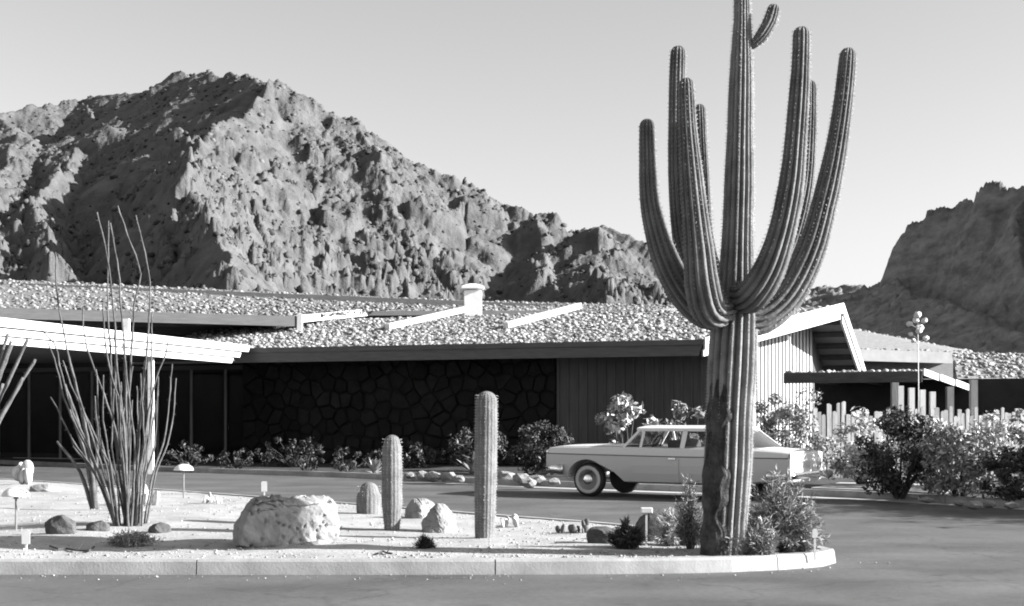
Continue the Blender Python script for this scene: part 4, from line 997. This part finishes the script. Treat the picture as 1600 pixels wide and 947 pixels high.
STEMS = [ # px,py down the stem from base to tip ; depth
 ((200,822),(196,700),(192,560),(184,470),(180,420),(165,345),.10), ((205,822),(203,700),(206,600),(214,470),(224,430),(205,370),(190,325),-.1),
 ((206,820),(212,700),(222,560),(226,470),(222,420),(200,330),.2), ((203,822),(200,680),(190,580),(188,500),(184,440),(178,390),(168,340),-.25),
 ((196,822),(178,720),(165,640),(160,560),(152,480),(150,335),.3), ((190,820),(160,720),(135,640),(115,560),(100,470),(98,398),-.15),
 ((186,818),(150,730),(120,670),(100,620),(85,560),(74,535),.0), ((182,815),(145,740),(108,690),(82,640),(68,620),.15),
 ((190,818),(152,712),(126,648),(112,590),(104,540),(88,520),-.3), ((210,822),(222,730),(236,640),(252,580),(264,555),(268,535),-.1),
 ((208,822),(226,720),(233,640),(232,560),(232,486),.1), ((198,822),(186,700),(172,600),(168,540),(164,500),.25),
 ((204,822),(206,740),(204,650),(186,560),(184,480),-.35), ((196,822),(172,745),(140,690),(118,650),(90,600),(72,560),.35),
 ((200,822),(192,740),(176,660),(150,590),(130,530),(126,480),.05), ((207,822),(216,740),(219,680),(214,610),(210,540),-.28),
 ((180,800),(160,740),(143,690),(128,655),(122,625),.4), ((178,800),(150,760),(120,720),(98,700),(88,680),.3),
]
for q in range(20):
    bx_ = 184 + q*2.1; tx_ = 164 + q*4.6 + random.uniform(-8,8); STEMS.append(((bx_,822),((bx_*.6+tx_*.4),740),(tx_,random.uniform(640,700)),(tx_+random.uniform(-8,10),random.uniform(560,630)),random.uniform(-.4,.4)))
for i, s_ in enumerate(STEMS):
    pts_ = [op(a, b, s_[-1]*(j/(len(s_)-2))*1.6 + s_[-1]*0.3) for j, (a, b) in enumerate(s_[:-1])]; pts_[0].z = -0.05
    stem_mesh(pts_, 0.018 if i < 18 else .015, 0.009 if i < 18 else .008, i).build('stem', M['ocotillo'], oco, True)
oc2 = isl(150, 796)
o2 = thing('ocotillo', 'smaller ocotillo clump with slanting stems just behind the tall ocotillo', 'shrub', oc2); k2 = oc2.y/FPX
for i, (tx, ty, dy) in enumerate(((128,690,.1),(112,640,-.1),(95,600,.2),(108,560,.0),(85,690,.15),(135,640,-.2),(150,650,.1))):
    tip = Vector(((tx-150)*k2, dy, (796-ty)*k2)); mid = Vector((tip.x*.42, dy*.5, tip.z*.55))
    stem_mesh([Vector((random.uniform(-.05,.05),0,-.05)), mid, tip], 0.035, 0.02, 60+i).build('stem', M['ocotillo'], o2, True)
oc3 = isl(-55, 800); k3 = oc3.y/FPX
o3 = thing('ocotillo', 'ocotillo cut by the left edge of the picture, stems leaning in', 'shrub', oc3)
for i, (tx, ty, dy) in enumerate(((40,530,.1),(22,540,-.1),(5,520,.2),(45,560,.3),(12,600,-.2),(-20,500,.1),(-40,480,-.2),(36,590,.0),(-70,470,.2),(-110,520,.1),(28,535,-.3))):
    tip = Vector(((tx+55)*k3, dy, (800-ty)*k3)); mid = Vector((tip.x*.38, dy*.5, tip.z*.5))
    stem_mesh([Vector((random.uniform(-.05,.05),0,-.05)), mid, tip], 0.042, 0.024, 90+i).build('stem', M['ocotillo'], o3, True)

# ------------------------------------------------------------------ boulders and stones
def boulder(px0, px1, pyt, pyb, label, seed, depth=0.8, flat=0.62, m='boulder', name='boulder', sq=2.6, cuts=None):
    p = isl((px0+px1)/2, pyb); k = p.y/FPX; wd, ht = (px1-px0)*k/2, (pyb-pyt)*k
    bm = bmesh.new(); bmesh.ops.create_icosphere(bm, subdivisions=5, radius=1.0); rnd = random.Random(seed)
    planes = [(Vector((rnd.uniform(-1,1), rnd.uniform(-1,1), rnd.uniform(-.2,1))).normalized(), rnd.uniform(.72,.92)) for _ in range(11)]
    if cuts: planes = [(Vector(c_[:3]).normalized(), c_[3]) for c_ in cuts]
    co = np.array([v.co[:] for v in bm.verts]); nz = fbm(co[:,0]*2.2+co[:,2]*1.3+seed, co[:,1]*2.2-co[:,2]*1.7, 5, seed); n2 = fbm(co[:,0]*9+co[:,2]*5, co[:,1]*9-co[:,2]*6+seed, 3, seed+2)
    for i, v in enumerate(bm.verts):
        c = v.co; q = (abs(c.x)**sq + abs(c.y)**sq + abs(c.z)**sq)**(1/sq); c = c/q
        for n_, d in planes:
            e = c.dot(n_) - d
            if e > 0: c = c - n_*e*0.93
        c = c*(1 + 0.09*nz[i] + (0.03 if cuts else 0.018)*n2[i]); v.co = Vector((c.x*wd*1.08, c.y*wd*depth, (c.z*0.62+0.42)*ht))
    zs = [v.co.z for v in bm.verts]; sc_ = ht/max(zs)
    for v in bm.verts: v.co.z *= sc_
    me = bpy.data.meshes.new(name); bm.to_mesh(me); bm.free()
    o_ = link(name, me, M[m], None, True); o_.location = p - UP*0.02 + Vector((0, wd*depth*.6, 0)); tag(o_, label, 'boulder' if name == 'boulder' else 'stone'); return o_
def hull_boulder(px0, px1, pyt, pyb, pts_, label, seed, rough=.05):
    """angular boulder: hull of (u, v, d) points, u across, v up (0..1), d depth in widths"""
    p = isl((px0+px1)/2, pyb); k = p.y/FPX; wd, ht = (px1-px0)*k, (pyb-pyt)*k
    bm = bmesh.new()
    for u_, v_, d_ in pts_: bm.verts.new(((u_-.5)*wd, d_*wd, v_*ht))
    bmesh.ops.convex_hull(bm, input=bm.verts[:]); bmesh.ops.delete(bm, geom=[v for v in bm.verts if not v.link_faces], context='VERTS')
    bmesh.ops.bevel(bm, geom=bm.edges[:], offset=.05*wd, segments=2, profile=.6, affect='EDGES')
    bmesh.ops.triangulate(bm, faces=bm.faces[:])
    for _ in range(6):
        el = [e for e in bm.edges if e.calc_length() > .028*wd]
        if not el: break
        bmesh.ops.subdivide_edges(bm, edges=el, cuts=1); bmesh.ops.triangulate(bm, faces=bm.faces[:])
    bm.normal_update(); co = np.array([v.co[:] for v in bm.verts])/wd; nn_ = [v.normal.copy() for v in bm.verts]
    a1 = fbm(co[:,0]*3+co[:,2]*2.1+seed, co[:,1]*3-co[:,2]*2.6, 5, seed); a2 = fbm(co[:,0]*11+co[:,2]*9, co[:,1]*11-co[:,2]*8+seed, 4, seed+3, True)
    h_, e_, d_ = cells(co[:,0]*16+co[:,1]*9, co[:,2]*16-co[:,1]*9, seed)
    pit = -np.clip(.32-d_, 0, 1)*(h_ > .62)*.13
    for i, v in enumerate(bm.verts): v.co += nn_[i]*wd*(rough*a1[i] + .016*a2[i] + pit[i])
    me = bpy.data.meshes.new('boulder'); bm.to_mesh(me); bm.free()
    o_ = link('boulder', me, M['boulder'], None, True); o_.location = p - UP*.03; tag(o_, label, 'boulder'); return o_
hull_boulder(356,532,768,852,[(.03,0,.02),(.0,.42,.16),(.08,.12,-.02),(.20,.88,.12),(.13,.05,-.26),(.22,.80,-.14),(.33,.92,.02),(.62,1.0,.16),(.86,1.0,.22),(.97,.80,.22),(1.0,.35,.16),(.96,.0,.10),(.74,0,-.02),(.72,.55,.0),(.40,0,-.16),(.36,.45,-.13),(.55,.86,.0),(.85,.75,.05),(.2,0,.45),(.8,0,.5),(.4,.8,.4),(.85,.8,.42),(.05,.2,.35)],'big flat-topped boulder in front, pitted and shaded on its left side',3)
hull_boulder(628,686,774,810,[(0,0,.1),(.08,.5,.1),(.25,.9,.15),(.55,1,.2),(.85,.8,.2),(1,.3,.15),(.95,0,.1),(.6,0,-.25),(.5,.6,-.2),(.2,0,-.15),(.3,0,.6),(.8,0,.6),(.5,.85,.5)],'low rounded boulder behind, touching the shorter column cactus',6)
hull_boulder(658,716,783,832,[(0,0,.1),(.02,.4,.05),(.2,.8,.1),(.45,1,.15),(.65,.98,.2),(.9,.62,.2),(1,.15,.15),(.95,0,.1),(.6,0,-.28),(.45,.6,-.22),(.15,0,-.15),(.75,.5,-.1),(.3,0,.6),(.8,0,.6),(.5,.85,.5)],'rounded pale boulder between the two column cacti',9)
boulder(132,168,811,830,'dark low stone left of the ocotillo base',12,0.8,m='rock_dark',name='stone')
boulder(230,264,814,834,'grey rounded stone right of the ocotillo base',13,0.8,m='rock_dark',name='stone')
boulder(66,118,802,834,'dark squat stone behind the left mushroom lamp',14,0.6,m='rock_dark',name='stone')
boulder(46,94,755,768,'long pale slab at the back of the island, left',15,0.5,m='boulder',name='stone')
boulder(994,1056,794,845,'dark upright rock beside the T-shaped lamp, near the saguaro',17,0.6,m='rock_dark',name='stone')
for i, (px, py, w_) in enumerate(((150,826,14),(246,832,16),(222,798,10),(214,812,9),(222,818,9))):
    boulder(px-w_/2, px+w_/2, py-w_*.6, py, ('small white stone against the dark stone left of the ocotillo','small white stone against the grey stone right of the ocotillo','upper small white stone by the ocotillo stems','middle small white stone by the ocotillo stems','lowest small white stone by the ocotillo stems')[i], 30+i, 0.8, m='concrete', name='pebble_stone')
# dead twigs lying on the sand
for lab, pts_ in (('long dry twig lying on the sand near the front kerb', ((78,856),(92,861),(104,860),(120,863),(138,864),(147,857))), ('short dry twig lying in front of the cacti', ((590,868),(598,864),(604,867),(613,868)))):
    b = MB(); P = [isl(a, c) for a, c in pts_]; c0 = P[0].copy(); b.tube([p - c0 + UP*0.02 for p in P], 0.011, 6)
    q = P[len(P)//2] - c0; b.tube([q + UP*0.02, q + Vector((0.06,0.03,0.10))], [0.008,0.004], 5)
    o_ = b.build('dry_twig', M['stem']); o_.location = c0; tag(o_, lab, 'twig')

# ------------------------------------------------------------------ lamps and labels
def mushroom(px, pyt, pyb, wpx, label):
    p = isl(px, pyb); k = p.y/FPX; r = wpx*k/2; h = (pyb-pyt)*k
    t = thing('path_lamp', label, 'lamp', p, 0, 'mushroom path lamps')
    b = MB(); b.tube([(0,0,-.05),(0,0,h-.06)], 0.014, 8); b.build('stem', M['lamp_stem'], t)
    b = MB(); b.lathe([(r*.9,h-.115),(r,h-.115),(r*.99,h-.10),(r*.85,h-.055),(r*.55,h-.018),(r*.2,h-.002),(0.005,h)], n=28); b.build('lamp_shade', M['lamp_metal'], t, True)
    b = MB(); b.tube([(0,0,h-.15),(0,0,h-.116)], 0.03, 10); b.build('socket', M['lamp_stem'], t)
mushroom(287,725,778,31,'white mushroom path lamp at the back of the island, right of the ocotillo')
mushroom(25,761,828,44,'mushroom path lamp with dented cap near the left edge')
def marker(px, pyt, pyb, wpx, hpx, label, style='tag'):
    p = isl(px, pyb); k = p.y/FPX; w_, h, ph = wpx*k, (pyb-pyt)*k, hpx*k
    t = thing('plant_label', label, 'plant label', p, 0, 'white plant labels')
    b = MB(); b.box((-.011,-.008,-.05),(.011,.008,h-ph*.5)); b.build('stake', M['white'], t)
    if style == 'tag':
        b = MB(); b.prism([(-w_/2,-.014,h-ph),(w_/2,-.014,h-ph),(w_/2,-.014,h-.015),(w_*.3,-.014,h),(-w_*.3,-.014,h),(-w_/2,-.014,h-.015)], (0,.005,0)); fixn(b.build('plate', M['white'], t))
    elif style == 'tee':
        b = MB(); b.box((-w_/2,-.035,h-ph),(w_/2,.035,h)); b.build('cap', M['white'], t, bevel=.01)
    else:
        for s_ in (-1, 1):
            b = MB(); b.lathe([(w_*.26,-.008),(w_*.28,0),(w_*.2,.008)], n=14, axis='y'); o_ = fixn(b.build('disc', M['white'], t)); o_.location = (s_*w_*.26, -.02, h-w_*.3)
marker(41,828,862,13,22,'white plant label on a stake in front of the left lamp')
marker(413,752,778,9,16,'small white plant label sticking up behind the big boulder')
marker(1010,793,853,19,9,'white T-shaped marker post beside the dark rock','tee')
marker(1123,802,868,17,12,'white marker with two round discs at the foot of the saguaro','discs')
marker(1273,826,868,8,14,'thin white plant label at the right tip of the island')
marker(1150,782,868,7,10,'thin plant label right behind the saguaro foot, half hidden by leaves')

# ------------------------------------------------------------------ shrubs
def leaf_mesh(name, C, N_, size, asp, droop=0.0, jit=1.0):
    """C: leaf positions, N_: facing directions; each leaf a bent lozenge of two quads"""
    n_ = len(C); up_ = rng.normal(size=(n_,3)); t = np.cross(N_, up_); t /= np.linalg.norm(t, axis=1, keepdims=True)+1e-9
    s = np.cross(N_, t); L0 = size*(0.35+1.3*rng.random((n_,1))**1.4); Wd = L0*asp
    b0 = C - t*L0*.5; tip = C + t*L0*.5 - np.array([0,0,1])*droop*L0; mid = C + N_*L0*.08
    l_ = mid + s*Wd*.5 - N_*Wd*.12; r_ = mid - s*Wd*.5 - N_*Wd*.12
    V = np.stack([b0, l_, tip, r_, mid], 1).reshape(-1,3); k = np.arange(n_)[:,None]*5
    return np_mesh(name, V, np.concatenate([k+np.array([0,4,1]), k+np.array([4,2,1]), k+np.array([0,3,4]), k+np.array([3,2,4])]))
def shrub(label, base, rx, ry, h, n_, leaf, m, group, clumps=22, seed=0, asp=.4, name='shrub', lift=-.06, spread=.30, box=False):
    r = np.random.default_rng(seed); base = Vector(base)
    t = thing(name, label, 'shrub', base, 0, group)
    d = r.normal(size=(clumps,3)); d /= np.linalg.norm(d, axis=1, keepdims=True); q = (0.55+.45*r.random((clumps,1)))
    if box: d = np.sign(d)*np.abs(d)**0.5; d = d/np.maximum(1, np.abs(d).max(axis=1, keepdims=True))
    cc = d*q*np.array([rx, ry, h*.5*(1-lift)]); cc[:,2] += h*(.5+lift*.5)
    cc *= (1 + .16*r.normal(size=(clumps,1)))*np.array([1,1,0]) + np.array([0,0,1])
    cc[:,2] = np.clip(cc[:,2], h*.12, h*1.02)
    which = r.integers(0, clumps, n_); rad_ = spread*min(rx, h*.6)
    off_ = r.normal(size=(n_,3)); off_ /= np.linalg.norm(off_, axis=1, keepdims=True); off_ *= rad_*(r.random((n_,1))**.45)*(0.6+.8*r.random((clumps,1))[which])
    C = cc[which] + off_*np.array([1,1,.85]); ok = C[:,2] > .02; C = C[ok]
    nd = off_[ok]/rad_ + np.array([0,0,.35]) + .75*r.normal(size=C.shape); nd /= np.linalg.norm(nd, axis=1, keepdims=True)
    o_ = link('foliage', leaf_mesh('foliage', C, nd, leaf, asp), m, t)
    b = MB()
    for c in cc[:min(clumps, 14)]:
        a = Vector((c[0]*.12, c[1]*.12, -.05)); e = Vector(c); md = a.lerp(e, .5) + Vector((r.normal()*.05, r.normal()*.05, .06*h)); b.tube([a, md, e], [.022*h**.5+.004, .013*h**.5+.003, .004], 5)
    b.build('branches', M['stem'], t)
    return t
def g0(px, D, z=.1): p = at(px, HY, D); p.z = z; return p
GR_ = 'shrubs along the right-hand planting bed'; GL_ = 'plants under the lodge front'
def shr(px0, px1, pyt, D, label, m, n_, leaf, group, seed, **kw):
    k = D/FPX; b = g0((px0+px1)/2, D); h = CAM_H + (HY-pyt)*k - .1
    return shrub(label, b, (px1-px0)*k/2, (px1-px0)*k*.42, h, n_, leaf, m, group, seed=seed, **kw)
shr(1172,1296,612,34.2,'big leafy shrub behind the tail of the car',M['leaf_mid'],8000,.10,GR_,1,clumps=60)
shr(934,1016,612,33.6,'bright large-leaved shrub above the hood of the car',M['leaf_pale'],900,.20,GR_,2,clumps=20,asp=.5)
shr(1026,1104,628,35.5,'mid grey shrub above the car roof, left of the saguaro',M['leaf_mid'],900,.18,GR_,3,clumps=18)
shr(1345,1462,640,27.4,'dark dense bush nearest the walkway, right of the car',M['leaf_dark'],7000,.10,GR_,4,clumps=54)
shr(1300,1400,640,31.5,'pale bush against the fence, behind the dark dense bush',M['leaf_pale'],4200,.10,GR_,5,clumps=42)
shr(1408,1500,648,30.8,'pale ragged bush against the fence, between the two dark bushes',M['leaf_pale'],4800,.10,GR_,6,clumps=48)
shr(1444,1560,662,26.6,'mottled bush with white flecks, second from the right edge',M['leaf_mid'],6500,.10,GR_,7,clumps=54)
shr(1480,1600,646,29.8,'tall pale shrub rising behind the mottled bush',M['leaf_pale'],5200,.10,GR_,8,clumps=48)
shr(1556,1680,702,25.4,'clipped dark hedge bush at the right edge',M['leaf_dark'],6500,.09,GR_,9,clumps=60,box=True,spread=.3)
shr(1570,1700,640,28.5,'grey shrub above the clipped hedge at the right edge',M['leaf_mid'],4600,.10,GR_,10,clumps=48)
shr_h = thing('hedge_row', 'tall hedge row just beyond the right edge that shades the road', 'hedge', (12.8, 23.2, .1))
for i_ in range(2):
    C = rng.normal(size=(5200,3))*np.array([.55,.9,.65]) + np.array([(-.3,.6)[i_], (.9,-.9)[i_], 1.5]); C = C[(C[:,2] > .05) & (C[:,2] < 3.2)]; nd = rng.normal(size=C.shape); nd /= np.linalg.norm(nd, axis=1, keepdims=True)
    link('foliage', leaf_mesh('foliage', C, nd, .16, .45), M['leaf_mid'], shr_h)
    b = MB(); [b.tube([((-.3,.6)[i_]*.8,(.9,-.9)[i_]*.8,-.1), ((-.3,.6)[i_]+.2*q,(.9,-.9)[i_]+.3*q,1.9)], [.05,.02], 6) for q in (-1,0,1)]; b.build('branches', M['stem'], shr_h)
# plants along the lodge front
shr(806,900,650,37.5,'rounded dark bush left of the car, against the lodge wall',M['leaf_dark'],5200,.10,GL_,21,clumps=40,spread=.34)
shr(690,800,672,40.0,'dark bush behind the tall column cactus',M['leaf_dark'],2200,.12,GL_,22,clumps=48)
shr(512,566,700,39.4,'low round bush left of the barrel cactus, across the driveway',M['leaf_dark'],900,.08,GL_,23,clumps=22,spread=.32)
shr(330,404,700,41.5,'low speckled plant across the driveway behind the white tag',M['leaf_dark'],700,.09,GL_,24,clumps=18)
shr(452,504,698,40.5,'small plant with a bright flower head across the driveway',M['leaf_dark'],500,.09,GL_,25,clumps=14)
shr(250,330,690,43.5,'dark low bush by the entrance post',M['leaf_dark'],900,.10,GL_,26,clumps=18)
shr(566,700,690,42.5,'wide dark bush low against the stone wall',M['leaf_dark'],2200,.11,GL_,27,clumps=48)
shr(400,520,684,43.5,'dark bush low against the stone wall, left part',M['leaf_dark'],1800,.11,GL_,28,clumps=42)
def agave(base, ln, n_, label, m, group=None, wd=.06, up=0.5, seed=0, name='agave'):
    r = random.Random(seed); t = thing(name, label, 'plant', base, 0, group)
    for i in range(n_):
        az = 2*math.pi*i/n_*2.4 + r.uniform(-.2,.2); el = r.uniform(up*.4, 1.3)
        d = Vector((math.cos(az)*math.cos(el), math.sin(az)*math.cos(el), math.sin(el))); s = Vector((-math.sin(az), math.cos(az), 0)); L0 = ln*r.uniform(.75,1.1); vs = []; fs = []
        for j in range(6):
            q = j/5; c = d*L0*q - UP*L0*.18*q*q; w2 = wd*(1-q)**.6*(0.6+.8*q)*.9 if j < 5 else 0.002
            vs += [c - s*w2, c - UP*w2*.35, c + s*w2]
        for j in range(5): fs += [(j*3, j*3+1, j*3+4, j*3+3), (j*3+1, j*3+2, j*3+5, j*3+4)]
        b = MB(); b.add(vs, fs); b.build('leaf', m, t, True)
    return t
agave(g0(738,38.5), 0.85, 16, 'pale spiky agave behind the tall column cactus', M['leaf_pale'], GL_, .07, .5, 2)
agave(g0(585,38.6), 0.60, 14, 'pale broad-leaved agave behind the barrel cactus', M['leaf_pale'], GL_, .10, .5, 3)
# rocks lining the far bed
i = 0
ORD = ['first','second','third','fourth','fifth','sixth','seventh','eighth','ninth','tenth','eleventh','twelfth']
ROWL = ((790,747),(815,751),(838,752),(866,755),(640,744),(660,745),(676,748),(700,748),(716,751),(850,741),(826,757),(758,750))
for px, py in ROWL:
    p = gnd(px, py, .12); s = random.uniform(.10,.2); r_ = bpy.data.objects.new('edging_rock', ico_rock(100+i, .7, .18, 2)); COL.objects.link(r_); r_.data.materials.append(M['boulder']); r_.location = p + UP*s*.25; r_.scale = (s*1.2, s, s)
    tag(r_, ORD[sorted(q[0] for q in ROWL).index(px)] + ' pale edging rock from the left along the far kerb before the car', 'rock', 'edging rocks along the far kerb'); i += 1
ROWR = ((1448,783,.08),(1472,772,.07),(1520,792,.11),(1545,790,.09),(1580,792,.09),(1395,770,.06),(1428,778,.06),(1500,788,.07))
for j, (px, py, s) in enumerate(ROWR):
    p = gnd(px, py, .12); r_ = bpy.data.objects.new('edging_rock', ico_rock(140+j, .7, .18, 2)); COL.objects.link(r_); r_.data.materials.append(M['boulder']); r_.location = p + UP*s*.25; r_.scale = (s*1.5, s, s)
    tag(r_, ORD[sorted(q[0] for q in ROWR).index(px)] + ' pale rock from the left under the bushes, right of the car', 'rock', 'edging rocks under the right-hand bushes')
# wispy bushes round the saguaro foot
def wispy(px, pyb, w_px, h_px, n_, label, m, seed, ln=.35, dense=1.0, name='wispy_bush'):
    r = np.random.default_rng(seed); p = isl(px, pyb); k = p.y/FPX; rx, h = w_px*k/2, h_px*k
    t = thing(name, label, 'shrub', p, 0, 'bushes round the saguaro foot'); b = MB(); Vs = []; Fs = []; off = 0
    for i in range(n_):
        az = r.random()*6.283; q = r.random()**.7; el = math.radians(88 - 62*q + r.normal()*8)
        tip = np.array([math.cos(az)*rx*q*(.75+.5*r.random()), math.sin(az)*rx*q*.8, h*(1-.62*q**1.7)*(0.3+.8*r.random())])
        a = np.array([tip[0]*.15, tip[1]*.15, -.02]); md = (a+tip)/2 + np.array([tip[0]*-.12, tip[1]*-.12, h*.14])
        b.tube([Vector(a), Vector(md), Vector(tip)], [.006,.004,.002], 4, False)
        for j in range(int(24*dense)):
            f = .25+.75*r.random(); c = (a*(1-f)**2 + 2*md*f*(1-f) + tip*f*f)
            dv_ = (tip-md); dv_ = dv_/np.linalg.norm(dv_) + .9*r.normal(size=3); dv_ /= np.linalg.norm(dv_); s_ = np.cross(dv_, r.normal(size=3)); s_ /= np.linalg.norm(s_)
            L0 = ln*.2*(.6+.8*r.random()); w2 = .0045
            Vs.append(np.stack([c - s_*w2*.5, c + dv_*L0*.5 + s_*w2, c + dv_*L0, c + dv_*L0*.5 - s_*w2])); Fs.append(np.array([[0,1,2,3]])+off); off += 4
    b.build('stems', M['stem'], t); link('foliage', np_mesh('foliage', np.concatenate(Vs), np.concatenate(Fs)), m, t); return t
wispy(1220,862,150,126,270,'large feathery bush right of the saguaro trunk',M['feather'],1,.40,1.6)
wispy(1078,858,56,112,90,'tall feathery bush left of the saguaro trunk',M['feather'],2,.36,1.4)
boulder(920,972,820,850,'dark jagged rock left of the cushion bush near the saguaro',41,0.7,m='rock_dark',name='stone',sq=3.5)
boulder(1058,1098,818,852,'dark rock tight against the left foot of the saguaro',44,0.7,m='rock_dark',name='stone',sq=3.5)
wispy(978,857,60,42,150,'dark low cushion bush left of the T-shaped marker',M['leaf_dark'],3,.3,1.8)
wispy(1140,868,44,60,80,'small leafy bush in front of the saguaro foot',M['leaf_mid'],4,.4,1.5)
wispy(1190,868,60,50,90,'low leafy bush under the feathery bush, on the kerb side',M['leaf_mid'],5,.4,1.5)
wispy(1046,852,50,56,70,'grey-leaved bush over the dark rock',M['leaf_pale'],6,.4,1.4)
wispy(1250,864,50,50,70,'thin grey bush at the right tip of the island',M['feather'],7,.36,1.4)
wispy(663,857,30,18,40,'tiny dark weed in front of the rounded boulder',M['leaf_dark'],8,.3,1.2)
wispy(205,853,80,24,110,'low spreading weed in front of the ocotillo base',M['leaf_mid'],9,.3,1.2)
# flower stalk above the patio roof
fs_ = g0(1434, 36.8); k = 36.8/FPX
t = thing('flower_stalk', 'tall pale flower stalk with clustered white blooms above the patio roof', 'plant', fs_)
b = MB(); hz = 1.6 + (HY-492)*k - .1; b.tube([(0,0,-.05),(.02,0,hz*.5),(0,0,hz)], [.018,.014,.010], 7); b.build('stalk', M['leaf_pale'], t, True)
for i, (px, py, rr_) in enumerate(((1434,492,6),(1432,500,5),(1443,501,5),(1423,506,5),(1439,512,6),(1436,517,5),(1424,522,4),(1448,528,5),(1429,532,4))):
    c = Vector(((px-1434)*k, random.uniform(-.1,.1), 1.6+(HY-py)*k-.1)); b = MB(); b.tube([(0,0,c.z-.12), tuple(c)], .008, 5); br = b.build('branch', M['leaf_pale'], t)
    rk = ico_rock(200+i, .9, .2, 2); o_ = link('bloom', rk, M['flower'], br); o_.location = c; o_.scale = (rr_*k,)*3
# low desert growth between the lodge and the mountain, seen over the roof: none; dry weeds in the far bed
